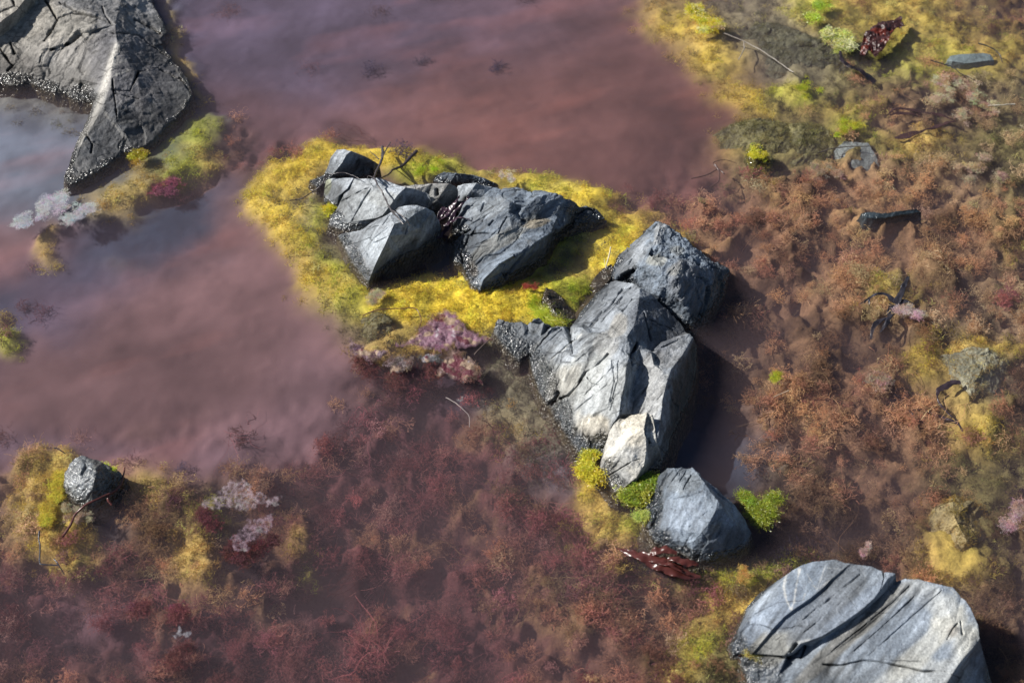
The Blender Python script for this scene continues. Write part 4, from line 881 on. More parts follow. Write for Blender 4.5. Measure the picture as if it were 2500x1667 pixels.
    (1600, 70, 100, 50, 30, 'YO', 2.2), (1590, 45, 50, 24, 0, 'Y', 2.6), (1560, 20, 60, 30, 0, 'OL', .8), (1640, 110, 60, 60, 0, 'Y', 2.0), (1660, 180, 60, 40, 30, 'YO', 2.2), (1720, 225, 60, 26, 20, 'Y', 2.0), (1750, 60, 120, 60, 0, 'GO', 2.2), (1830, 130, 120, 50, 10, 'GO', 2.0), (1830, 200, 60, 30, 0, 'YG', 2.0), (1760, 240, 50, 30, 0, 'OL', 1.4), (1950, 40, 130, 60, 0, 'YO', 1.8), (1870, 20, 50, 40, 0, 'YG', 2.0), (2060, 30, 150, 50, 0, 'YO', 1.6), (2180, 60, 180, 60, 0, 'YO', 1.8), (2300, 40, 90, 60, 0, 'RB', 1.4), (2200, 20, 120, 30, 0, 'DB', .8), (2120, 120, 140, 60, 0, 'YG', 1.6), (2270, 120, 120, 50, 0, 'YO', 1.5), (2050, 170, 60, 30, 0, 'OL', 1.2),
    (1950, 240, 120, 30, 0, 'YO', 1.6), (2000, 280, 150, 40, 0, 'OB', 1.2), (2100, 220, 120, 60, 0, 'OB', 1.6), (2200, 230, 130, 60, 0, 'TB', 2.2), (2320, 220, 50, 60, 0, 'OL', 1.4), (1700, 310, 80, 50, -25, 'YO', 1.8), (1780, 330, 90, 60, 0, 'OL', 2.2), (1900, 310, 90, 60, 0, 'OL', 2.0), (1960, 290, 50, 40, 0, 'YG', 2.2), (1740, 400, 70, 50, 0, 'OL', 1.8), (1840, 430, 120, 40, 10, 'RB', 1.4), (2100, 330, 120, 40, 0, 'YO', 1.6), (2200, 400, 160, 60, 0, 'TB', 1.6), (2080, 380, 90, 40, 0, 'OL', 1.2), (2300, 330, 80, 80, 0, 'OL', 1.6), (2320, 470, 50, 90, 0, 'OL', 1.6), (2050, 440, 140, 40, 0, 'OB', 1.6), (2340, 560, 30, 50, 0, 'YO', 1.2), (2250, 530, 120, 60, 0, 'OB', 1.6), (1640, 340, 60, 40, -30, 'MA', .9),
]
_B = np.array([(b[0] * K, b[1] * K, b[2] * K * (.87 if b[5] in ('Y', 'YG', 'YO') else 1), b[3] * K * (.87 if b[5] in ('Y', 'YG', 'YO') else 1), R(b[4])) for b in BLOBS])
_BW = np.array([b[6] for b in BLOBS])
_BT = np.array([TN.index(b[5]) for b in BLOBS])
_TC = np.array([TYPES[t][0] for t in TN])
_TD = np.array([TYPES[t][1] for t in TN])
_TX = np.array([TYPES[t][2] for t in TN])
_TL = np.array([TYPES[t][3] for t in TN])


def biome(xy):
    """normalised weight of each kind of ground at world points (n,2)"""
    P = np.concatenate([xy, np.full((len(xy), 1), -.02)], 1)
    px = project(P)
    Q = P * 1.0
    far = np.clip(np.hypot(xy[:, 0], xy[:, 1] - .2) - 1.3, 0, None)
    wx = 26 * fbm(Q * 9 + 2, 3) + 13 * fbm(Q * 38 + 4, 3)
    wy = 18 * fbm(Q * 9 + 31, 3) + 9 * fbm(Q * 38 + 44, 3)
    px = px + np.stack([wx, wy], 1)
    px = np.clip(px, -2500, 5000)
    W = np.zeros((len(xy), len(TN)))
    for i in range(len(_B)):
        cx, cy, rx, ry, a = _B[i]
        dx, dy = px[:, 0] - cx, px[:, 1] - cy
        c, s = math.cos(a), math.sin(a)
        u, v = (dx * c + dy * s) / rx, (-dx * s + dy * c) / ry
        W[:, _BT[i]] += _BW[i] * np.exp(-(u * u + v * v) * 0.85)
    W[:, TN.index('SV')] += .10
    W[:, TN.index('DB')] += .06 * sstep(1500, 1900, px[:, 0])
    W1 = W / W.sum(1)[:, None]
    W = W ** 1.45
    return W / W.sum(1)[:, None], W1


def patchy(P, C, w):
    """weed grows in golden, rusty and dark drifts a few centimetres across"""
    f = fbm(P * 15 + 50, 4, .55)
    gold, dark = sstep(.25, 1.0, f), sstep(.0, -.8, f)
    G = C * (1 - .62 * dark)[:, None]
    G = G * (1 - .45 * gold)[:, None] + np.array([.70, .44, .19])[None] * (.45 * gold)[:, None] * np.clip(C.sum(1) / .9, .4, 1)[:, None]
    return C * (1 - w)[:, None] + G * w[:, None]


def patchy_yellow(P, C, w):
    f = fbm(P * 19 + 80, 4, .55)
    ol, br = sstep(.05, .95, f), sstep(-.1, -.9, f)
    G = C * (1 - .30 * ol)[:, None] * np.array([1, 1, 1])[None]
    G = G * (1 - .35 * ol)[:, None] + np.array([.22, .235, .04])[None] * (.35 * ol)[:, None]
    G = G * (1 - .35 * br)[:, None] + np.array([.62, .42, .16])[None] * (.35 * br)[:, None]
    return C * (1 - w)[:, None] + G * w[:, None]


YELLOWY = ('Y', 'YG', 'YO')
WEEDY = ('OB', 'RB', 'TB', 'DB', 'MA')


def bed_fields(xy):
    W, W1 = biome(xy)
    P = np.concatenate([xy, np.zeros((len(xy), 1))], 1)
    dep = (W1 @ _TD) / 100
    lump = (W @ _TL) / 1000
    z = -dep + lump * (fbm(P * 28 + 7, 3) + .55 * fbm(P * 80 + 1, 3))
    return W, np.minimum(z, -.004)


xs = np.arange(-1.2, 1.2001, .0055)
ys = np.arange(-.85, 1.4001, .0055)
grow = .01 * 1.35 ** np.arange(1, 26)
grow = np.cumsum(grow)
gx = np.concatenate([xs[0] - grow[::-1], xs, xs[-1] + grow])
gy = np.concatenate([ys[0] - grow[::-1], ys, ys[-1] + grow])
X, Y = np.meshgrid(gx, gy)
xy = np.stack([X.ravel(), Y.ravel()], 1)
Wb, zb = bed_fields(xy)
nx, ny = len(gx), len(gy)
ii = (np.arange(ny - 1)[:, None] * nx + np.arange(nx - 1)[None]).ravel()
quads = np.stack([ii, ii + 1, ii + nx + 1, ii + nx], 1)
P3 = np.concatenate([xy, np.zeros((len(xy), 1))], 1)
_BC = _TC * np.array([.38 if t in ('OB', 'RB', 'TB', 'MA', 'DB') else 1 for t in TN])[:, None]
bc = (Wb @ _BC) * (1 + .25 * fbm(P3 * 16, 3) + .2 * fbm(P3 * 60 + 8, 3) * (Wb @ _TX))[:, None]
_w = Wb[:, [TN.index(k) for k in ('SR', 'SP', 'SV', 'SB')]].sum(1)
_a = R(22)
_S = np.stack([(xy[:, 0] * math.cos(_a) + xy[:, 1] * math.sin(_a)) * 4.0, (-xy[:, 0] * math.sin(_a) + xy[:, 1] * math.cos(_a)) * 11, np.zeros(len(xy))], 1)
_c1, _c2 = fbm(_S + 3, 4), fbm(_S * 1.3 + 20, 4)
bc = bc * (1 + _w * .30 * _c1)[:, None] + (_w * np.clip(_c2 - .15, 0, 1))[:, None] * np.array([.075, .025, .018])[None]   # drifts of pink and dark silt
bc = patchy(P3, bc, Wb[:, [TN.index(k) for k in WEEDY]].sum(1))
bc = patchy_yellow(P3, bc, Wb[:, [TN.index(k) for k in YELLOWY]].sum(1))
me = make_mesh('pool_bed', np.concatenate([xy, zb[:, None]], 1), quads, M_BED, {'Col': np.clip(bc, .01, .8), 'tex': Wb @ _TX})
tag(link('pool_bed', me), kind='structure')

# ------------------------------------------------------------------ seaweed templates (ribbons)
def ribbons(paths, width, taper=.4, rs=None):
    """paths: list of (k,3) arrays -> verts, quads, strand id"""
    V, F, S = [], [], []
    n = 0
    for si, p in enumerate(paths):
        p = np.asarray(p)
        t = np.gradient(p, axis=0)
        t /= np.linalg.norm(t, axis=1)[:, None] + 1e-9
        side = np.cross(t, rs.normal(size=3))
        side /= np.linalg.norm(side, axis=1)[:, None] + 1e-9
        w = width * np.linspace(1, taper, len(p))[:, None] * .5
        V.append(np.stack([p - side * w, p + side * w], 1).reshape(-1, 3))
        k = len(p)
        a = n + 2 * np.arange(k - 1)
        F.append(np.stack([a, a + 1, a + 3, a + 2], 1))
        S.append(np.full(2 * k, si))
        n += 2 * k
    return np.concatenate(V), np.concatenate(F), np.concatenate(S)


def branch_tuft(rs, size=.03, n=9, levels=3, width=.0016, flat=.55, wig=.5):
    paths = []

    def go(p, d, ln, lev):
        k = 4
        pts = [p]
        for _ in range(k - 1):
            d = d + rs.normal(size=3) * wig * .45
            d[2] *= .8
            d /= np.linalg.norm(d)
            pts.append(pts[-1] + d * ln / (k - 1))
        paths.append(np.array(pts))
        if lev > 0:
            for _ in range(2 if rs.random() < .7 else 3):
                e = d + rs.normal(size=3) * .75
                e[2] = abs(e[2]) * flat + .05
                go(pts[-1], e / np.linalg.norm(e), ln * rs.uniform(.55, .85), lev - 1)
    for i in range(n):
        a = rs.uniform(0, 2 * math.pi)
        d = np.array([math.cos(a), math.sin(a), rs.uniform(.2, 1.1) * flat * 1.6])
        go(rs.normal(size=3) * size * .12 * np.array([1, 1, .3]), d / np.linalg.norm(d), size * rs.uniform(.3, .5), levels)
    return ribbons(paths, width, .6, rs)


def fuzz_tuft(rs, size=.012, n=26, width=.0011):
    paths = []
    for i in range(n):
        p = rs.normal(size=3) * size * .55 * np.array([1, 1, .15])
        d = rs.normal(size=3) + np.array([0, 0, .6])
        d /= np.linalg.norm(d)
        pts = [p]
        for _ in range(4):
            d = d + rs.normal(size=3) * .8
            d /= np.linalg.norm(d)
            pts.append(pts[-1] + d * size * .22)
        paths.append(np.array(pts))
    return ribbons(paths, width, .8, rs)


def hair_tuft(rs, size=.06, n=10, width=.0009):
    paths = []
    for i in range(n):
        a = rs.normal() * .7
        d = np.array([math.cos(a), math.sin(a), rs.normal() * .15])
        p = rs.normal(size=3) * size * .12 * np.array([1, 1, .4])
        pts = [p]
        for _ in range(8):
            d = d + rs.normal(size=3) * np.array([.35, .35, .1])
            d /= np.linalg.norm(d)
            pts.append(pts[-1] + d * size * rs.uniform(.1, .18))
        paths.append(np.array(pts))
    return ribbons(paths, width, .5, rs)


rs = np.random.default_rng(21)
T_BR = [branch_tuft(rs, .024, 14, 3, .0009, flat=.7, wig=.9) for _ in range(7)]
T_FINE = [branch_tuft(rs, .019, 18, 3, .0006, flat=.7, wig=1.0) for _ in range(7)]
T_FUZZ = [fuzz_tuft(rs, .011, 30, .0007) for _ in range(8)]
def frond(rs, size=.05, width=.0026):
    paths = []

    def go(p, a, ln, lev):
        pts = [p]
        for _ in range(4):
            a += rs.normal() * .16
            pts.append(pts[-1] + np.array([math.cos(a), math.sin(a), rs.normal() * .12]) * ln / 4)
        paths.append(np.array(pts))
        if lev:
            for sg in (-1, 1):
                go(pts[-1], a + sg * rs.uniform(.25, .6), ln * rs.uniform(.55, .8), lev - 1)
    for _ in range(3):
        go(rs.normal(size=3) * .002, rs.normal() * .5, size * rs.uniform(.25, .4), 3)
    v, f, s_ = ribbons(paths, width, .75, rs)
    return v, f, s_


T_FROND = [frond(rs) for _ in range(8)]
T_COT = [fuzz_tuft(rs, .015, 90, .00045) for _ in range(6)]
T_HAIR = [hair_tuft(rs, .06, 10, .0006) for _ in range(8)]


def scatter(name, mat, templates, pos, col, scale, jitcol=.25, zmax=-.0015, rs=None, strandj=.25, hue=.06, flat=1.0):
    """one mesh out of many tufts: pos (n,3), col (n,3), scale (n,)"""
    Vs, Fs, Cs = [], [], []
    n = 0
    which = rs.integers(0, len(templates), len(pos))
    for ti, (tv, tf, ts) in enumerate(templates):
        idx = np.where(which == ti)[0]
        if not len(idx): continue
        a = rs.uniform(0, 2 * math.pi, len(idx))
        c, s = np.cos(a), np.sin(a)
        x = tv[None, :, 0] * c[:, None] - tv[None, :, 1] * s[:, None]
        y = tv[None, :, 0] * s[:, None] + tv[None, :, 1] * c[:, None]
        z = np.broadcast_to(tv[None, :, 2], x.shape) * rs.uniform(.6, 1.3, len(idx))[:, None] * flat
        V = np.stack([x, y, z], -1) * scale[idx][:, None, None] + pos[idx][:, None]
        if zmax is not None:
            over = V[..., 2] > zmax
            V[..., 2] = np.where(over, zmax - .15 * (V[..., 2] - zmax) - .0005, V[..., 2])
        sj = 1 + strandj * rs.normal(size=(len(idx), ts.max() + 1))
        C = col[idx] * (1 + jitcol * rs.normal(size=(len(idx), 1))) * (1 + hue * rs.normal(size=(len(idx), 3)))
        C = C[:, None] * np.clip(sj[:, ts], .4, 1.8)[..., None]
        m = len(tv)
        Vs.append(V.reshape(-1, 3))
        Cs.append(np.clip(C, .008, .85).reshape(-1, 3))
        Fs.append((tf[None] + (n + m * np.arange(len(idx)))[:, None, None]).reshape(-1, 4))
        n += m * len(idx)
    me = make_mesh(name, np.concatenate(Vs), np.concatenate(Fs), mat, {'Col': np.concatenate(Cs)})
    return link(name, me)


def fur(o, P, moss):
    col, n = moss
    i = rng.integers(0, len(P), n)
    c = np.array(col)[None] * np.ones((n, 1))
    c = patchy_yellow(P[i], c, np.ones(n)) * rng.uniform(.6, 1.3, (n, 1))
    m = scatter('moss', M_WEED, T_FUZZ, P[i], c, rng.uniform(.3, .65, n), jitcol=.25, rs=rng, zmax=.02, flat=.6)
    m.parent = o


for _m in MOSS: fur(*_m)


# footprint sampling (wider than the frame so that a step to the side still sees weed)
def sample(n):
    px = rng.uniform(-350, 2850, n)
    py = rng.uniform(-260, 2000, n)
    p = at(px, py, -.02)
    return p[:, :2]


CLEAR = [(2175, 545, 85, 40), (2370, 152, 70, 30), (2096, 395, 64, 52), (2365, 945, 95, 95), (2340, 1300, 85, 90), (1900, 130, 150, 75), (1885, 360, 150, 70), (2370, 152, 60, 30)]


def grow_stuff(name, kinds, templates, n, smin, smax, lift, **kw):
    p = sample(n)
    W, z = bed_fields(p)
    w = W[:, [TN.index(k) for k in kinds]]
    clump = kw.pop('clump', 0)
    P = np.concatenate([p, np.zeros((len(p), 1))], 1)
    cl = sstep(-.25, .35, fbm(P * 28 + 7, 3)) if clump else 1.0       # weed stands on the humps of the bed
    pq = project(np.concatenate([p, np.full((len(p), 1), -.015)], 1))
    free = np.ones(len(p), bool)
    for cx, cy, rx, ry in CLEAR:
        free &= ((pq[:, 0] - cx) / rx) ** 2 + ((pq[:, 1] - cy) / ry) ** 2 > 1
    keep = free & (rng.random(len(p)) < np.clip(w.sum(1) * 1.15, 0, 1) * (1 - clump + clump * cl))
    p, z, w, P = p[keep], z[keep], w[keep], P[keep]
    pick = (w.cumsum(1) / w.sum(1)[:, None] > rng.random(len(p))[:, None]).argmax(1)
    col = _TC[[TN.index(k) for k in kinds]][pick] * kw.pop('gain', 1.0)
    if kinds[0] in WEEDY:
        col = patchy(P, col, np.ones(len(p)))
    if kinds[0] in YELLOWY:
        col = patchy_yellow(P, col, np.ones(len(p)))
    alt = kw.pop('alt', None)
    if alt is not None:
        m = rng.random(len(p)) < alt[1]
        col[m] = np.array(alt[0]) * rng.uniform(.7, 1.3, (m.sum(), 1))
    sc = rng.uniform(smin, smax, len(p))
    zz = z + lift * rng.uniform(-.2, 1, len(p))
    return scatter(name, M_WEED, templates, np.concatenate([p, zz[:, None]], 1), col, sc, rs=rng, **kw)


tag(grow_stuff('yellow_algae', ['Y', 'YG', 'YO', 'GR'], T_FUZZ, 52000, .45, 1.0, .001, gain=1.1, jitcol=.16, strandj=.15, alt=((.9, .75, .22), .06)), kind='stuff')
tag(grow_stuff('olive_algae', ['OL', 'GO'], T_FUZZ, 26000, .5, 1.1, .002, gain=1.05, jitcol=.3, strandj=.15, alt=((.42, .37, .14), .10)), kind='stuff')
tag(grow_stuff('brown_seaweed', ['OB', 'RB', 'TB', 'DB'], T_FINE + T_COT, 19000, .45, 1.35, .006, clump=.85, gain=1.2, jitcol=.16, strandj=.12, alt=((.70, .48, .28), .06)), kind='stuff')
tag(grow_stuff('maroon_seaweed', ['MA', 'DK'], T_FINE + T_COT, 9000, .5, 1.5, .012, clump=.85, gain=1.15, jitcol=.2, strandj=.12, alt=((.46, .25, .21), .10)), kind='stuff')
tag(grow_stuff('faint_weed', ['SV', 'MA'], T_FINE + T_COT, 450, .6, 1.6, .004, gain=1.2, jitcol=.2, strandj=.08, alt=((.22, .105, .115), .5)), kind='stuff')
tag(grow_stuff('pale_fronds', ['OB', 'TB', 'MA', 'RB', 'DB'], T_FROND, 260, .4, .9, .002, gain=.95, jitcol=.2, strandj=.08, zmax=-.008), kind='stuff')
tag(grow_stuff('drifting_weed_hair', ['MA', 'OB', 'DB', 'TB', 'RB'], T_HAIR, 300, .6, 1.4, .02, gain=1.1, jitcol=.25, alt=((.40, .24, .15), .2)), kind='stuff')

# ------------------------------------------------------------------ separate weeds, sticks and scraps
def spline(P, n=8):
    """Catmull-Rom through the points"""
    P = np.asarray(P, float)
    Q = np.concatenate([[2 * P[0] - P[1]], P, [2 * P[-1] - P[-2]]])
    out = []
    for i in range(1, len(Q) - 2):
        for t in np.linspace(0, 1, n, endpoint=False):
            a, b, c, d = Q[i - 1], Q[i], Q[i + 1], Q[i + 2]
            out.append(.5 * ((2 * b) + (c - a) * t + (2 * a - 5 * b + 4 * c - d) * t * t + (3 * b - 3 * c + d - a) * t ** 3))
    out.append(P[-1])
    return np.array(out)


def px_path(org, sc, pts):
    p = np.array([(org[0] + q[0] * sc, org[1] + q[1] * sc, q[2] / 100.0) for q in pts])
    return at(p[:, 0], p[:, 1], p[:, 2])


def tube(P, ra, rb=None, sides=7, up=np.array([0, 0, 1.0]), crinkle=0.0):
    """tube along P with half width ra (scalar or per point) and half thickness rb"""
    n = len(P)
    ra = np.broadcast_to(np.asarray(ra, float), (n,))
    rb = ra if rb is None else np.broadcast_to(np.asarray(rb, float), (n,))
    t = np.gradient(P, axis=0)
    t /= np.linalg.norm(t, axis=1)[:, None] + 1e-9
    s = np.cross(t, up)
    s /= np.linalg.norm(s, axis=1)[:, None] + 1e-9
    u = np.cross(s, t)
    a = np.linspace(0, 2 * math.pi, sides, endpoint=False)
    V = P[:, None] + s[:, None] * (np.cos(a)[None, :, None] * ra[:, None, None]) + u[:, None] * (np.sin(a)[None, :, None] * rb[:, None, None])
    if crinkle:
        f = V.reshape(-1, 3)
        c = np.repeat(P[:, None], sides, 1).reshape(-1, 3)
        off = (f - c) * (1 + .35 * fbm(f * 130, 2))[:, None]
        f = c + off
        f[:, 2] += crinkle * fbm(c * 60 + (f - c) * 160, 3)
        V = f.reshape(n, sides, 3)
    F = []
    for k in range(sides):
        i = np.arange(n - 1) * sides
        F.append(np.stack([i + k, i + (k + 1) % sides, i + sides + (k + 1) % sides, i + sides + k], 1))
    Vf = V.reshape(-1, 3)
    F = np.concatenate(F)
    e = len(Vf)
    Vf = np.concatenate([Vf, P[[0]], P[[-1]]])
    cap = []
    for k in range(sides):
        cap.append((e, (k + 1) % sides, k, k))
    return Vf, F


def join(parts):
    V, F, n = [], [], 0
    for v, f in parts:
        V.append(v)
        F.append(f + n)
        n += len(v)
    return np.concatenate(V), np.concatenate(F)


def col_of(V, c, j=.2, sc=90):
    return np.clip(np.array(c)[None] * (1 + j * fbm(V * sc, 3))[:, None], .005, .9)


def sticks(name, label, cat, org, sc, paths, col, mat=None, group=None):
    """paths: list of (points, r0 mm, r1 mm)"""
    parts = []
    for pts, r0, r1 in paths:
        P = spline(px_path(org, sc, pts), 7)
        P = P + .0007 * np.stack([fbm(P * 70 + 9 * k, 3) for k in range(3)], 1)
        r = np.linspace(r0, r1, len(P)) / 1000 * (1 + .15 * fbm(P * 200, 2))
        parts.append(tube(P, r))
    V, F = join(parts)
    return tag(link(name, make_mesh(name, V, F, mat or M_WET, {'Col': col_of(V, col)})), label, cat, group)


def blades(name, label, cat, org, sc, paths, col, group=None, mat=None, crinkle=.002):
    """flat weed blades: paths of (points, widths px, ...)"""
    parts = []
    for pts, wd in paths:
        P = spline(px_path(org, sc, pts), 9)
        w = np.interp(np.linspace(0, 1, len(P)), np.linspace(0, 1, len(wd)), wd) * sc * .634e-3 / 2
        parts.append(tube(P, w, np.minimum(.0008, w * .6), sides=12, crinkle=crinkle))
    V, F = join(parts)
    return tag(link(name, make_mesh(name, V, F, mat or M_WET, {'Col': col_of(V, col, .35)})), label, cat, group)


def scrap(name, label, cat, org, sc, outline, col, z=.15, crinkle=.0022, ragged=2.2, spots=None, group=None, mat=None, L=.0022, dome=0.0, fringe=0):
    """crumpled sheet of weed lying on the water: closed, about a millimetre thick"""
    o = [(org[0] + p[0] * sc, org[1] + p[1] * sc) for p in outline]
    o = np.array(o)
    # ragged edge
    m = []
    for a, b in zip(o, np.roll(o, -1, 0)):
        k = max(2, int(np.linalg.norm(b - a) / 5))
        for t in np.linspace(0, 1, k, endpoint=False):
            m.append(a + (b - a) * t)
    m = np.array(m)
    q = np.concatenate([m * .12, np.zeros((len(m), 1))], 1)
    m = m + ragged * np.stack([fbm(q, 3), fbm(q + 40, 3)], 1)
    ov, oe, of, ovi, oei, ofi = delaunay_2d_cdt([Vector(p) for p in m], [], [list(range(len(m)))], 1, 1e-4)
    P2 = np.array([(v.x, v.y) for v in ov])
    T = np.array([f for f in of if len(f) == 3], np.int64)
    V = at(P2[:, 0], P2[:, 1], z / 100)
    nn = np.cross(V[T[:, 1]] - V[T[:, 0]], V[T[:, 2]] - V[T[:, 0]])
    fl = nn[:, 2] < 0
    T[fl] = T[fl][:, ::-1]
    V, T, _ = refine(V, T, L, np.zeros((len(V), 1)))
    rim = sstep(0.0, min(12.0, .07 * np.linalg.norm(np.ptp(m, axis=0))), seg_dist(project(V), np.concatenate([m, m[:1]])) + 3 * fbm(V * 150, 2))
    c = V.mean(0)
    rad = np.linalg.norm(V[:, :2] - c[:2], axis=1)
    V[:, 2] += crinkle * (np.abs(fbm(V * 45 + 3, 3)) + .22 * fbm(V * 190, 3)) + dome * np.exp(-(rad / (rad.max() * .55)) ** 2)
    C = col_of(V, col, .3, 120)
    for sc_, share, f in (spots or []):
        k = sstep(share, share + .25, fbm(V * f + 11, 3))[:, None]
        C = C * (1 - k) + np.array(sc_)[None] * k
    be = {}
    for t in T:
        for a, b in ((t[0], t[1]), (t[1], t[2]), (t[2], t[0])):
            if (b, a) in be: del be[(b, a)]
            else: be[(a, b)] = 1
    n = len(V)
    B = V.copy()
    B[:, 2] -= .0011
    E = np.array(list(be))
    S = np.concatenate([np.stack([E[:, 1], E[:, 0], E[:, 0] + n], 1), np.stack([E[:, 1], E[:, 0] + n, E[:, 1] + n], 1)])
    T = np.concatenate([T, T[:, ::-1] + n, S])
    V = np.concatenate([V, B])
    o = link(name, make_mesh(name, V, T, mat or M_SCRAP, {'Col': np.concatenate([C, C]), 'rim': np.concatenate([rim, rim])}))
    if fringe:
        k = rng.integers(0, n, fringe)
        fc = np.clip(np.array(col)[None] * rng.uniform(.6, 1.3, (fringe, 1)), 0, 1)
        mm = rng.random(fringe) < .2
        fc[mm] = np.array([.46, .31, .2]) * rng.uniform(.6, 1.2, (mm.sum(), 1))
        scatter('frond', M_WEED, T_FINE + T_BR, V[k] + np.array([0, 0, -.001]), fc, rng.uniform(.2, .5, fringe), rs=rng, zmax=.004).parent = o
    return tag(o, label, cat, group)


def tufts(name, label, cat, spots, col, tem, scale, n=10, z=0.0, mat=None, group=None, zmax=None, jit=.2, zj=.003, strandj=.25, alt=None):
    """one clump: spots (px, py, radius px)"""
    pos = []
    spots = [(x + rng.normal() * r * .35, y + rng.normal() * r * .3, r * f) for x, y, r in spots for f in (.95, .6, .35)]
    n = max(3, int(n * .4))
    for x, y, r in spots:
        a = rng.uniform(0, 2 * math.pi, n)
        r = r * .8
        q = np.abs(rng.normal(size=n)) * r * .6
        pos.append(at(x + q * np.cos(a), y + q * np.sin(a) * .8, z / 100 + zj * rng.uniform(-1, 1, n) - .0022 * (q / r) ** 2 + .10 * .000634 * np.maximum(r - q, 0) * (z >= 0)))
    pos = np.concatenate(pos)
    c = np.tile(np.array(col, float), (len(pos), 1))
    if alt is not None:
        m = rng.random(len(pos)) < alt[1]
        c[m] = np.array(alt[0])
    o = scatter(name, mat or M_WEED, tem + (T_FINE[:3] if tem is T_FUZZ else []), pos, c, scale * rng.uniform(.35, .8, len(pos)), jitcol=jit, zmax=zmax, rs=rng, strandj=strandj, flat=.55, hue=.12)
    return tag(o, label, cat, group)


o6, oB, oC, oF = (1912, 0), (800, 700), (400, 1100), (0, 1060)
q4, q9 = .25, .3827
DRK = (.045, .035, .045)
sticks('twig', 'dark forked stem draped over the broken outcrop from the yellow algae behind it', 'twig', o3, q4, [
    ([(690, 370, 6.2), (722, 440, 6.2), (770, 510, 6.0), (810, 600, 5.6), (860, 690, 7.2), (920, 760, 7.6), (980, 830, 7.6)], 1.5, 1.2),
    ([(862, 690, 7.2), (950, 735, 7.6), (1010, 790, 7.6), (1040, 850, 7.0)], 1.1, .7),
    ([(690, 370, 6.2), (715, 315, 4.2), (755, 240, 2.4), (775, 160, .8), (772, 80, -.1)], 1.7, 2.6),
    ([(760, 225, 2.2), (800, 120, .8), (860, 30, -.1)], 1.4, .8),
    ([(690, 378, 6.1), (640, 355, 5.6), (625, 385, 5.2)], .9, .6),
    ([(740, 195, 1.8), (700, 155, 1.2), (656, 122, .8)], 1.0, .6)], (.085, .075, .08))
sticks('twig', 'thick ended dark stem floating behind the outcrop, pointing up and right', 'twig', o3, q4, [
    ([(750, 385, 5.8), (830, 345, 3.4), (880, 295, 2.0), (960, 265, .8), (1030, 200, .3), (1105, 118, -.1)], 1.0, 3.4)], (.07, .05, .055))
sticks('twig', 'thin black stem hooked over the smallest slate piece, trailing left into the water', 'twig', o3, q4, [
    ([(-130, 600, -.5), (-60, 590, -.3), (0, 575, .1), (90, 515, .8), (180, 445, 2.0), (220, 380, 3.6), (270, 345, 4.2), (400, 328, 5.0), (470, 350, 5.2), (545, 385, 5.4)], .9, .7)], DRK)
sticks('twig', 'pale straight twig with a short side branch over the topmost olive boulder', 'twig', (0, 0), 1, [
    ([(1768, 82, .2), (1818, 102, .25), (1875, 134, .25), (1937, 178, .1)], 1.0, .8), ([(1817, 102, .25), (1816, 119, .2), (1803, 147, 0)], 1.2, .9)], (.34, .30, .26))
sticks('twig', 'straight dark twig lying across the pale triangular slate under water', 'twig', (0, 0), 1, [([(1996, 373, -.3), (2040, 361, -.3), (2090, 358, -.4), (2134, 358, -.5)], 1.2, .6)], (.13, .11, .09))
sticks('straw', 'upright pale straws in the yellow algae beside the central outcrop', 'straw', o4, q4, [([(1912, 1020, .1), (1940, 930, 1.0), (1968, 815, 1.9)], .8, 1.1), ([(1912, 1020, .1), (1905, 970, .6), (1900, 925, 1)], .5, .4)], (.62, .55, .38))
sticks('weed_stem', 'thin pale curved stem trailing from a clear scrap below the purple weed', 'weed', oB, q4, [([(1150, 1080, .2), (1230, 1120, .1), (1330, 1200, -.2), (1385, 1270, -.6), (1390, 1370, -1.4)], .8, .6)], (.42, .36, .34))
sticks('twig', 'short dark twig leaning on the right end of the floating purple weed', 'twig', oB, q4, [([(1432, 668, .2), (1500, 590, .8), (1588, 503, 1.3)], 1.2, .8)], (.12, .09, .08))
sticks('weed_stem', 'dark L shaped stem adrift below the small wet stone', 'weed', oF, q4, [([(384, 945, .1), (378, 1010, 0), (390, 1090, -.1), (390, 1235, -.2), (425, 1268, -.2), (560, 1276, -.3)], 1.2, .9)], (.05, .055, .075))
sticks('weed_stem', 'short dark stem sinking away from the foot of the L shaped stem', 'weed', oF, q4, [([(528, 1218, -.2), (572, 1278, -.3), (625, 1370, -1.2)], 1.3, .7)], (.06, .055, .075))
sticks('weed_stem', 'red brown strand lying across the small wet stone', 'weed', oF, q4, [([(606, 1004, .2), (690, 880, .6), (735, 775, .9), (850, 680, 1.6), (1010, 608, 1.2), (1150, 528, .5), (1195, 450, .2), (1215, 325, -.4)], 1.9, 1.2),
    ([(1140, 540, .6), (1075, 585, .5), (1058, 640, .3), (1090, 690, -.1)], 2.0, 1.8)], (.13, .045, .04))
sticks('weed_stem', 'short dark stem just above the small wet stone', 'weed', oF, q4, [([(530, 133, .2), (580, 150, .1), (640, 188, -.3)], 1.2, .7)], (.06, .05, .06))
sticks('weed_stem', 'looped brown stem over the yellow algae above the purple weed', 'weed', oB, q4, [([(340, 285, .1), (450, 236, .5), (600, 216, .4), (740, 211, .3), (840, 205, .3), (890, 250, .2), (912, 330, .1), (890, 420, .1)], .9, .6)], (.17, .08, .06))
sticks('straw', 'pale short straw beside the cream weed tuft', 'straw', o6, q4, [([(2000, 1032, .1), (2130, 1028, .4), (2265, 1020, .5)], .7, 1.2)], (.55, .5, .42))
sticks('weed_stem', 'dark arched stem at the right end of the grey green pebble', 'weed', o6, q4, [([(1905, 422, .1), (2030, 470, 0), (2110, 530, -.2), (2145, 610, -.6)], 1.5, .8)], (.06, .055, .05))
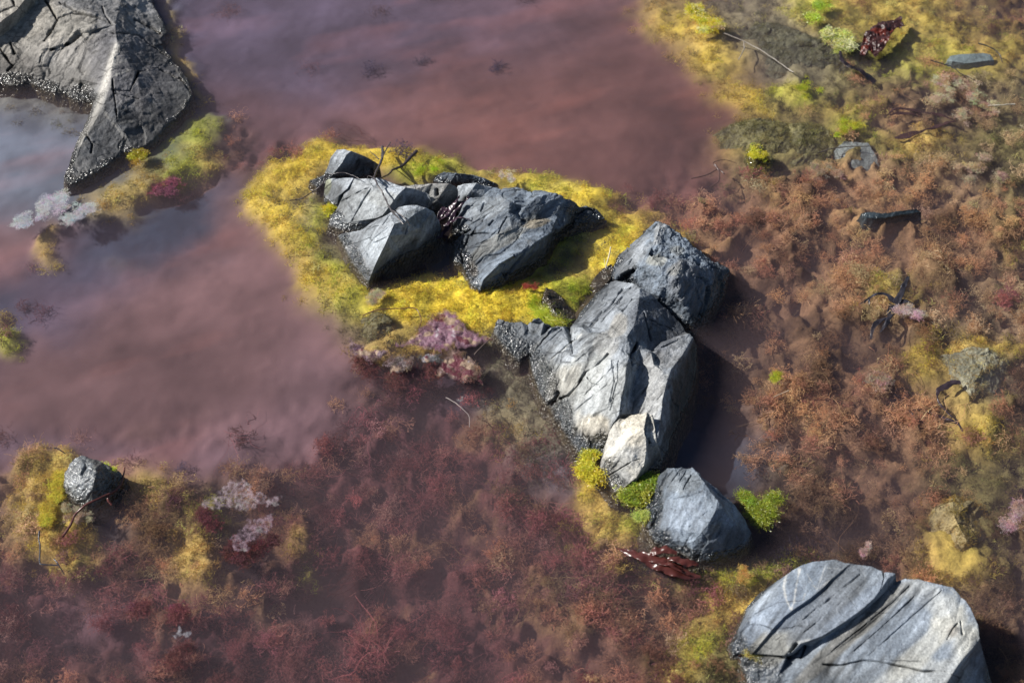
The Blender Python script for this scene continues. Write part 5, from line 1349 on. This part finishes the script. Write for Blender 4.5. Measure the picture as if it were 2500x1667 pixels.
sticks('weed_stem', 'thin dark stem arching over the cream weed tuft', 'weed', o6, q4, [([(1440, 590, .2), (1520, 612, .3), (1640, 650, .2), (1740, 720, 0), (1900, 800, -.4)], 1.2, .8)], (.05, .045, .045))
sticks('weed_stem', 'tangled dark stem at the edge of the murk, left of the olive boulder', 'weed', (1600, 0), q9, [([(230, 1140, -1.2), (330, 1115, -.8), (400, 1080, -.5), (440, 1110, -.6)], .9, 1.3), ([(400, 1080, -.5), (370, 1040, -.4), (440, 1020, -.4), (520, 1045, -.7)], .8, .5), ([(380, 1050, -.4), (400, 1080, -.5), (410, 1100, -.5), (400, 1160, -.9), (350, 1195, -1.6)], 1.6, .7)], (.10, .06, .055))
sticks('straw', 'single pale straw among brown weed right of the central outcrop', 'straw', (1600, 500), q9, [([(755, 1225, -.2), (800, 1205, -.1), (850, 1185, 0)], .6, .6)], (.6, .48, .36))

scrap('kelp_clump', 'glossy dark red kelp heap beside the pale green tuft, upper right', 'kelp', o6, q4,
      [(745, 500), (780, 400), (850, 320), (940, 265), (1020, 240), (1080, 215), (1125, 185), (1150, 210), (1140, 240), (1195, 275), (1150, 300), (1080, 320), (1040, 380), (1010, 450), (960, 530), (900, 565), (850, 530), (790, 555), (745, 555)],
      (.055, .022, .022), z=.3, crinkle=.009, spots=[((.12, .02, .012), .25, 60)], dome=.012, L=.0018)
blades('kelp_strip', 'black glossy kelp strip curling into the water below the kelp heap', 'kelp', o6, q4,
       [([(558, 500, .8), (572, 580, .9), (640, 640, .7), (740, 690, .3), (830, 745, -.3), (900, 810, -1.2)], [30, 50, 60, 80, 100, 60])], (.03, .022, .028), crinkle=.004)
blades('kelp_strip', 'forked brown kelp pointing right, under water above the olive boulder', 'kelp', o6, q4,
       [([(1010, 1132, -.8), (1070, 1075, -.6), (1130, 1058, -.5), (1260, 1075, -.5), (1400, 1100, -.5), (1530, 1120, -.5), (1690, 1186, -.6)], [10, 30, 36, 40, 34, 44, 10]),
        ([(1040, 1120, -.9), (1130, 1105, -.8), (1270, 1112, -.9), (1400, 1120, -.9)], [10, 50, 50, 8]),
        ([(1690, 1186, -.6), (1600, 1200, -.7), (1500, 1240, -.8), (1400, 1270, -.9)], [10, 40, 70, 20]),
        ([(1400, 1270, -.9), (1300, 1300, -1.0), (1190, 1330, -1.2), (1090, 1345, -1.4)], [20, 60, 90, 40])], (.06, .03, .028))
blades('kelp_strip', 'broad red brown kelp blade at the foot of the blue grey stone', 'kelp', o7, q4,
       [([(500, 1110, -1.4), (640, 1160, -.6), (800, 1215, -.1), (960, 1285, .1), (1120, 1350, -.1), (1320, 1400, -.8)], [20, 70, 110, 140, 130, 30]),
        ([(780, 1190, -.3), (880, 1150, .4), (990, 1130, .9), (1090, 1160, .7)], [20, 60, 70, 40]),
        ([(1000, 1215, .4), (1100, 1235, .8), (1200, 1255, .7), (1300, 1280, .2)], [30, 60, 80, 40]),
        ([(820, 1240, .1), (980, 1270, .5), (1120, 1330, .2), (1250, 1390, -.4)], [10, 40, 40, 10])], (.085, .024, .020), crinkle=.004)
blades('starry_weed', 'black star shaped weed lying on the yellow patch at the right', 'weed', (1600, 500), q9,
       [([(1530, 630, -.6), (1565, 570, -.2), (1590, 510, .1), (1615, 455, .2)], [60, 40, 34, 16]), ([(1530, 620, -.6), (1470, 575, -.3), (1400, 580, -.4), (1300, 640, -1.0)], [50, 24, 20, 8]),
        ([(1520, 640, -.6), (1500, 700, -.4), (1470, 760, -.6), (1436, 810, -1)], [60, 40, 30, 10]), ([(1530, 630, -.6), (1580, 615, -.5), (1645, 640, -.8)], [60, 40, 10]), ([(1480, 720, -.5), (1400, 765, -.9), (1375, 850, -1.6)], [30, 24, 14]),
        ([(1360, 600, -.6), (1365, 640, -.8), (1360, 690, -1.2)], [16, 16, 10])], (.03, .028, .036), crinkle=.004)
blades('curled_weed', 'hook shaped dark weed stem with a leafy head on the ochre boulder at the right', 'weed', (1600, 500), q9,
       [([(1945, 1130, -.3), (1880, 1140, -.3), (1820, 1175, -.4), (1795, 1215, -.6)], [30, 44, 40, 18]), ([(1795, 1215, -.6), (1815, 1270, -.9), (1870, 1330, -1.2), (1925, 1385, -1.6), (1965, 1460, -2.2), (1940, 1530, -2.8)], [12, 12, 12, 14, 14, 8]),
        ([(1925, 1390, -1.6), (1850, 1360, -1.6), (1770, 1330, -1.7), (1690, 1305, -1.9), (1620, 1310, -2.2)], [14, 20, 26, 18, 8]), ([(1620, 1310, -2.2), (1665, 1390, -2.4), (1660, 1480, -2.6)], [8, 10, 10])], (.05, .034, .042))
blades('purple_weed', 'dark purple leafy weed wedged in the gap of the broken outcrop', 'weed', o3, q4,
       [([(1330, 800, 1.2), (1400, 740, 2.4), (1450, 660, 3.4), (1500, 590, 4.2), (1530, 570, 4.6)], [40, 60, 60, 40, 10]), ([(1380, 860, 1.2), (1450, 800, 2.2), (1520, 760, 2.6), (1650, 775, 3.2)], [50, 60, 40, 8]),
        ([(1400, 900, .8), (1470, 720, 2.8), (1560, 620, 3.8), (1620, 565, 4.2)], [40, 50, 40, 10]), ([(1300, 820, 1), (1360, 700, 2.2), (1420, 670, 3.0)], [40, 50, 10]), ([(1350, 950, .3), (1400, 880, 1.0), (1440, 830, 1.6)], [40, 60, 20]),
        ([(1290, 960, .2), (1350, 930, .4), (1410, 960, .3)], [30, 40, 20])], (.05, .028, .045), crinkle=.006)

GS = 'floating scraps of purple weed'
PUR, TANW = (.34, .19, .25), (.50, .36, .26)
SP = [(TANW, .15, 70), ((.62, .54, .58), .7, 120), ((.20, .06, .08), .35, 60)]
scrap('floating_weed', 'largest crumpled purple and tan weed scrap floating below the yellow algae', 'weed', oB, q4,
      [(880, 440), (960, 360), (1040, 260), (1140, 215), (1230, 260), (1310, 330), (1330, 400), (1420, 430), (1500, 470), (1590, 505), (1520, 560), (1420, 590), (1320, 600), (1230, 560), (1130, 640), (1010, 640), (900, 590), (820, 560), (690, 600), (640, 560), (780, 540)], PUR, spots=SP, crinkle=.003, ragged=6, group=GS, fringe=26, mat=M_CRUMPLE)
scrap('floating_weed', 'tan fringed purple scrap, lowest right of the floating purple weed', 'weed', oB, q4,
      [(1060, 800), (1150, 700), (1230, 620), (1300, 640), (1320, 700), (1400, 700), (1450, 770), (1500, 830), (1490, 900), (1520, 960), (1400, 900), (1330, 950), (1240, 910), (1150, 860), (1080, 880)], (.30, .2, .17), spots=SP, crinkle=.0035, ragged=6, group=GS, fringe=26, mat=M_CRUMPLE)
scrap('floating_weed', 'pale purple scrap with a pointed tip, leftmost of the floating purple weed', 'weed', oB, q4,
      [(195, 500), (250, 545), (330, 600), (450, 625), (575, 635), (520, 710), (400, 740), (300, 690), (225, 620)], (.30, .2, .24), spots=SP, crinkle=.003, ragged=6, group=GS, fringe=26, mat=M_CRUMPLE)
scrap('floating_weed', 'greyish folded scrap in the middle of the floating purple weed', 'weed', oB, q4,
      [(600, 860), (590, 760), (680, 650), (750, 690), (835, 690), (820, 780), (710, 830)], (.32, .26, .25), spots=SP, crinkle=.003, ragged=6, group=GS, fringe=26, mat=M_CRUMPLE)
scrap('floating_weed', 'small grey scrap between the larger floating purple scraps', 'weed', oB, q4, [(890, 690), (1000, 655), (1080, 670), (1060, 715), (960, 755)], (.30, .28, .30), spots=SP, crinkle=.003, ragged=4, group=GS, fringe=5, mat=M_CRUMPLE)
scrap('clear_scrap', 'small transparent looking leaf on a curved stem below the purple weed', 'weed', oB, q4, [(1200, 1102), (1260, 1080), (1335, 1060), (1330, 1110), (1290, 1145), (1240, 1115)], (.42, .42, .42), crinkle=.003, ragged=1, mat=M_JELLY)
JS = [((.42, .38, .39), .4, 120), ((.22, .17, .15), .55, 90)]
scrap('jelly_sheet', 'pale lilac jelly like weed sheet with a horn, floating at the lower left', 'weed', oC, q4,
      [(315, 500), (400, 450), (500, 390), (520, 310), (640, 270), (715, 245), (705, 185), (660, 170), (790, 180), (785, 250), (870, 300), (900, 370), (990, 375), (1030, 420), (1150, 370), (1195, 455), (1130, 550), (1060, 600), (950, 570), (880, 600), (800, 630), (640, 590), (460, 612), (350, 580)], (.40, .31, .36), spots=JS, crinkle=.0012, ragged=5, mat=M_JELLY, z=.05, L=.002)
scrap('jelly_sheet', 'lilac jelly like weed scrap with white bubbles, just below the larger pale sheet', 'weed', oC, q4,
      [(615, 880), (640, 800), (720, 730), (830, 650), (940, 600), (1070, 605), (1085, 700), (1070, 820), (950, 860), (880, 900), (840, 1000), (730, 1020), (650, 960)], (.36, .25, .31), spots=JS + [((.62, .56, .52), .9, 60)], crinkle=.0022, ragged=4, mat=M_JELLY, z=.1, L=.002)
scrap('white_scrap', 'little white star shaped scrap at the bottom left', 'weed', (0, 1067), q9, [(1070, 1250), (1120, 1240), (1140, 1190), (1165, 1205), (1170, 1240), (1240, 1225), (1215, 1300), (1160, 1280), (1110, 1300)], (.50, .50, .56), crinkle=.003, ragged=1.5, mat=M_JELLY)

GT = 'bright green algae tufts'
GR1, GR2 = (.42, .50, .06), (.24, .29, .03)
tufts('green_tuft', 'pale lime tuft breaking the surface beside the dark red kelp heap', 'algae', [(2048, 92, 38), (2065, 105, 26), (2025, 84, 16)], (.66, .72, .16), T_FUZZ, 1.5, 40, .3, M_WET, GT, alt=((.8, .85, .45), .25))
tufts('green_tuft', 'lime tuft at the very top edge of the photo', 'algae', [(2000, 20, 26), (2010, 5, 24), (1990, 40, 16)], (.48, .58, .07), T_FUZZ, 1.3, 26, .1, M_WET, GT)
tufts('green_tuft', 'spreading green tuft at the right side of the blue grey stone', 'algae', [(1836, 1222, 14), (1850, 1236, 15), (1862, 1250, 15), (1848, 1254, 12), (1856, 1272, 10), (1876, 1230, 8), (1890, 1216, 6), (1880, 1252, 8), (1816, 1210, 8)], GR2, T_FUZZ + T_COT[:3] + T_FINE[:2], .95, 34, .15, M_WET, GT, alt=((.44, .46, .07), .35))
tufts('green_tuft', 'beaded green tuft between the cream chip and the blue grey stone', 'algae', [(1552, 1205, 24), (1570, 1190, 20), (1590, 1180, 14), (1535, 1212, 14)], GR2, T_FUZZ, 1.5, 34, .3, M_WET, GT, alt=((.44, .46, .07), .35))
tufts('green_tuft', 'pale green speck of algae left of the blue grey stone', 'algae', [(1568, 1258, 12)], (.55, .58, .12), T_FUZZ, 1.1, 24, .1, M_WET, GT, alt=((.8, .8, .5), .2))
tufts('green_tuft', 'stringy lime tuft behind the left spire of the central outcrop', 'algae', [(1335, 770, 20), (1350, 782, 16), (1312, 765, 12)], (.52, .58, .05), T_HAIR, .5, 30, .2, M_WET, GT)
tufts('green_tuft', 'soft green tuft right of the wet brown ridge', 'algae', [(1405, 722, 26), (1425, 710, 20), (1398, 700, 16)], GR2, T_FUZZ, .9, 16, -.3, M_WEED, GT, zmax=-.0005, alt=((.55, .56, .06), .4))
tufts('green_tuft', 'green tuft on the left slope of the wet brown ridge', 'algae', [(1305, 725, 14), (1300, 745, 10)], (.44, .52, .03), T_FUZZ, .9, 13, -.2, M_WEED, GT, zmax=-.0005)
tufts('green_tuft', 'green streaked tuft behind the flat topped block of the broken outcrop', 'algae', [(1040, 405, 34), (1065, 400, 24), (1020, 415, 18)], (.40, .52, .03), T_FUZZ, .9, 19, -.3, M_WEED, GT, zmax=-.0005, alt=((.62, .64, .08), .4))
tufts('green_tuft', 'green yellow tuft on top of the olive boulder in the upper right', 'algae', [(2065, 300, 26), (2050, 325, 16), (2090, 305, 16)], (.52, .52, .05), T_FUZZ, .9, 18, -.2, M_WEED, GT, zmax=-.0003)
tufts('green_tuft', 'green yellow tuft between the two olive boulders in the upper right', 'algae', [(1985, 218, 26), (1965, 212, 16)], (.54, .54, .05), T_FUZZ, .9, 18, -.2, M_WEED, GT, zmax=-.0003)
tufts('green_tuft', 'tiny green spark of algae in the brown weed right of the central outcrop', 'algae', [(1896, 915, 9), (1892, 924, 7)], (.48, .54, .05), T_FUZZ, .8, 14, -.1, M_WEED, GT, zmax=-.0002)
tufts('yellow_tuft', 'bright yellow foamy tuft breaking the surface, top centre right', 'algae', [(1705, 28, 20), (1725, 48, 24), (1745, 62, 18), (1715, 70, 20)], (.85, .66, .06), T_FUZZ, 1.3, 34, .2, M_WET, 'yellow algae tufts', alt=((.95, .85, .4), .15))
tufts('yellow_tuft', 'yellow strip of algae standing at the foot of the central outcrop', 'algae', [(1440, 1112, 12), (1436, 1130, 14), (1430, 1150, 14), (1446, 1165, 14)], (.70, .58, .05), T_FUZZ, 1.3, 26, .2, M_WET, 'yellow algae tufts')
tufts('yellow_tuft', 'yellow cap of algae on the small stone tip in the upper right', 'algae', [(1848, 362, 10), (1856, 378, 12), (1840, 378, 8)], (.72, .66, .05), T_FUZZ, .9, 20, .8, M_WET, 'yellow algae tufts')
tufts('yellow_tuft', 'yellow blob of algae at the notch of the smallest slate piece', 'algae', [(802, 508, 12), (812, 500, 10)], (.72, .62, .03), T_FUZZ, .9, 20, .1, M_WET, 'yellow algae tufts')
tufts('yellow_tuft', 'yellow crust of algae on the wet lower left corner of the grooved slab', 'algae', [(1832, 1594, 14), (1850, 1600, 12), (1868, 1601, 10)], (.52, .44, .12), T_FUZZ, .7, 16, 1.7, M_WET, 'yellow algae tufts')
tufts('cream_tuft', 'large cream branching weed tuft right of the forked kelp', 'algae', [(2330, 225, 42), (2370, 235, 44), (2410, 250, 34), (2300, 200, 26), (2350, 262, 30), (2290, 245, 24)], (.70, .56, .40), T_BR + T_FINE, .7, 26, -.3, M_WEED, 'pale weed tufts', zmax=-.0006, alt=((.6, .42, .27), .3))
tufts('cream_tuft', 'cream branching tuft below the forked kelp near the right edge', 'algae', [(2360, 395, 34), (2400, 420, 34), (2440, 430, 20), (2400, 390, 20)], (.62, .47, .33), T_BR + T_FINE, .7, 22, -.6, M_WEED, 'pale weed tufts', zmax=-.0006)
tufts('cream_tuft', 'cream tuft in front of the pale triangular slate', 'algae', [(2010, 415, 24), (2035, 425, 24), (1995, 405, 12)], (.55, .40, .28), T_BR + T_FINE, .6, 24, -.6, M_WEED, 'pale weed tufts', zmax=-.0006)
tufts('pink_tuft', 'pale pink branching tuft just right of the black star shaped weed', 'algae', [(2215, 762, 22), (2238, 765, 20), (2200, 758, 12)], (.68, .50, .47), T_BR, .6, 18, -.1, M_WEED, 'pale weed tufts', zmax=.001)
tufts('pale_tuft', 'whitish wisp of weed in the algae behind the low back slab', 'algae', [(1240, 425, 14), (1246, 440, 10), (1225, 428, 10)], (.78, .66, .55), T_FINE, .45, 16, .1, M_WEED, 'pale weed tufts', zmax=.002)
tufts('pale_tuft', 'pale bushy tuft in the yellow algae in front of the sharp wedge', 'algae', [(912, 722, 18), (925, 715, 14), (905, 735, 12)], (.62, .52, .33), T_FINE, .6, 20, -.2, M_WEED, 'pale weed tufts', zmax=-.0003)
tufts('pale_tuft', 'lace like white weed fan in dark water left of centre, its right half', 'algae', [(195, 515, 22), (165, 528, 20), (215, 508, 12)], (.78, .78, .84), T_FINE, 1.0, 18, -.05, M_WEED, 'pale weed tufts', zmax=-.0005)
tufts('pale_tuft', 'lace like white weed fan in dark water left of centre, its larger left half', 'algae', [(125, 488, 26), (110, 510, 22), (75, 528, 26), (60, 540, 18), (140, 500, 20), (150, 478, 16)], (.78, .78, .84), T_FINE, 1.0, 18, -.05, M_WEED, 'pale weed tufts', zmax=-.0005)
tufts('red_tuft', 'small red branching tuft above the wet brown ridge', 'algae', [(1300, 697, 16), (1285, 700, 10)], (.42, .10, .07), T_FINE, .45, 18, .1, M_WEED, 'red weed tufts', zmax=.002)
tufts('red_tuft', 'red pink tuft near the right edge of the photo', 'algae', [(2465, 725, 24), (2445, 735, 18)], (.42, .17, .16), T_BR, .9, 9, -1.4, M_WEED, 'red weed tufts', zmax=-.002)
tufts('red_tuft', 'magenta tuft under the yellow fringe by the corner boulder', 'algae', [(405, 465, 20), (420, 450, 18), (385, 470, 14)], (.36, .11, .17), T_BR, .9, 9, -1.5, M_WEED, 'red weed tufts', zmax=-.002)
tufts('red_tuft', 'left of two crimson tufts above the white star shaped scrap', 'algae', [(340, 1490, 18), (352, 1484, 12)], (.25, .085, .09), T_BR, .9, 9, -1.5, M_WEED, 'red weed tufts', zmax=-.002)
tufts('red_tuft', 'right of two crimson tufts above the white star shaped scrap', 'algae', [(428, 1492, 18), (445, 1498, 14)], (.25, .085, .09), T_BR, .9, 9, -1.5, M_WEED, 'red weed tufts', zmax=-.002)
tufts('red_tuft', 'crimson tuft under the left edge of the pale lilac jelly sheet', 'algae', [(500, 1265, 18), (515, 1278, 16), (490, 1258, 12)], (.20, .06, .065), T_BR, .9, 9, -1.4, M_WEED, 'red weed tufts', zmax=-.002)
tufts('red_tuft', 'dark red leafy tuft under the lower lilac jelly scrap', 'algae', [(580, 1365, 24), (610, 1350, 24), (640, 1345, 22), (560, 1350, 16), (665, 1320, 12)], (.17, .06, .055), T_BR, 1.0, 8, -1.2, M_WEED, 'red weed tufts', zmax=-.002)
tufts('red_tuft', 'crimson tuft below the white star shaped scrap', 'algae', [(440, 1600, 26), (450, 1580, 18), (430, 1620, 18)], (.23, .09, .08), T_BR, 1.0, 8, -1.8, M_WEED, 'red weed tufts', zmax=-.002)
tufts('red_tuft', 'dark red tuft under the leftmost floating purple scrap', 'algae', [(890, 895, 20), (905, 910, 18), (880, 880, 14)], (.21, .075, .07), T_BR, 1.0, 8, -1.6, M_WEED, 'red weed tufts', zmax=-.002)
tufts('red_tuft', 'wide dark red tuft under the middle of the floating purple weed', 'algae', [(960, 930, 26), (1000, 920, 24), (1040, 915, 24), (1065, 905, 18)], (.23, .09, .08), T_BR, 1.0, 8, -1.7, M_WEED, 'red weed tufts', zmax=-.002)
tufts('golden_sprig', 'golden branching sprig in dark water left of the grooved slab', 'algae', [(1815, 1385, 8), (1818, 1400, 10), (1828, 1404, 8), (1810, 1415, 8)], (.70, .45, .16), T_BR, .45, 8, .0, M_WEED, 'pale weed tufts', zmax=.004)
tufts('pink_tuft', 'pale pink lacy sprig behind the top edge of the grooved slab', 'algae', [(2112, 1345, 10), (2122, 1332, 8), (2105, 1355, 10)], (.66, .46, .42), T_FINE, .45, 10, .1, M_WEED, 'pale weed tufts', zmax=.006)
tufts('pink_tuft', 'pale ghostly pink frond at the right edge above the lower boulder', 'algae', [(2478, 1235, 16), (2482, 1260, 18), (2470, 1280, 14)], (.60, .45, .42), T_BR, .7, 12, -.6, M_WEED, 'pale weed tufts', zmax=-.0005)
tufts('pink_tuft', 'pale pink fan of weed in the brown weed, left of the ochre boulder', 'algae', [(2130, 925, 18), (2155, 922, 18), (2150, 945, 14)], (.56, .38, .32), T_BR, .8, 12, -.8, M_WEED, 'pale weed tufts', zmax=-.0005)
tufts('ochre_tuft', 'ochre pink crust of weed at the foot of the small wet stone', 'algae', [(180, 1252, 20), (198, 1268, 18), (214, 1262, 14), (160, 1242, 14)], (.62, .50, .36), T_FUZZ, .6, 24, -.1, M_WEED, 'pale weed tufts', alt=((.3, .2, .16), .3))
tufts('yellow_tuft', 'yellow band of algae along the left side of the small wet stone', 'algae', [(140, 1190, 18), (132, 1215, 18), (120, 1240, 18), (145, 1165, 14), (110, 1265, 16)], (.74, .56, .08), T_FUZZ, 1.0, 24, -.2, M_WEED, 'yellow algae tufts', zmax=-.0003)
tufts('green_tuft', 'small green tuft at the right shoulder of the small wet stone', 'algae', [(256, 1139, 6), (275, 1150, 8)], (.45, .55, .03), T_FUZZ, .7, 14, .8, M_WET, GT)
tufts('yellow_tuft', 'yellow weed hanging from the lower right of the corner boulder', 'algae', [(340, 375, 10), (330, 382, 12), (350, 380, 8)], (.5, .42, .04), T_FUZZ, 1.0, 18, .1, M_WET, 'yellow algae tufts')

# ------------------------------------------------------------------ water
def box(name, x0, x1, y0, y1, z0, z1, mat):
    V = np.array([(x, y, z) for z in (z0, z1) for y in (y0, y1) for x in (x0, x1)], float)
    F = np.array([(0, 2, 3, 1), (4, 5, 7, 6), (0, 1, 5, 4), (2, 6, 7, 3), (0, 4, 6, 2), (1, 3, 7, 5)])
    return make_mesh(name, V, F, mat, smooth=False)


tag(link('water', box('water', -60, 60, -60, 60, -.6, 0, M_WATER)), kind='structure')

# ------------------------------------------------------------------ light
SUN_EL, SUN_AZ = R(38), R(171)        # azimuth of the sun measured from +x, anticlockwise
sd = Vector((math.cos(SUN_EL) * math.cos(SUN_AZ), math.cos(SUN_EL) * math.sin(SUN_AZ), math.sin(SUN_EL)))
sl = bpy.data.lights.new('sun', 'SUN')
sl.energy = 5.0
sl.angle = R(.5)
sl.color = (1, .96, .9)
so = bpy.data.objects.new('sun', sl)
so.rotation_euler = sd.to_track_quat('Z', 'Y').to_euler()
so.location = sd * 10
COL.objects.link(so)
w = bpy.data.worlds.new('World')
scene.world = w
w.use_nodes = True
nt = w.node_tree
nt.nodes.clear()
sky = nt.nodes.new('ShaderNodeTexSky')
sky.sky_type = 'NISHITA'
sky.sun_disc = False
sky.sun_elevation = SUN_EL
sky.sun_rotation = math.pi / 2 - SUN_AZ
bg = nt.nodes.new('ShaderNodeBackground')
bg.inputs['Strength'].default_value = .05
ow = nt.nodes.new('ShaderNodeOutputWorld')
nt.links.new(sky.outputs[0], bg.inputs[0])
nt.links.new(bg.outputs[0], ow.inputs[0])

# ------------------------------------------------------------------ camera object and render settings
cd = bpy.data.cameras.new('camera')
cd.lens = 50
cd.sensor_width = 36
cd.clip_end = 500
cd.dof.use_dof = True
cd.dof.focus_distance = 2.2
cd.dof.aperture_fstop = 5.0
co = bpy.data.objects.new('camera', cd)
co.location = CAM
co.rotation_euler = (math.pi / 2 - PITCH, 0, 0)
COL.objects.link(co)
scene.camera = co
vs = scene.view_settings
vs.view_transform = 'Standard'
vs.look = 'None'
vs.exposure = .55
vs.gamma = 1
cy = scene.cycles
cy.use_denoising = True
cy.max_bounces = 6
cy.diffuse_bounces = 1
cy.glossy_bounces = 3
cy.transparent_max_bounces = 12
cy.volume_bounces = 1
cy.caustics_reflective = False
cy.caustics_refractive = False
cy.sample_clamp_indirect = 4
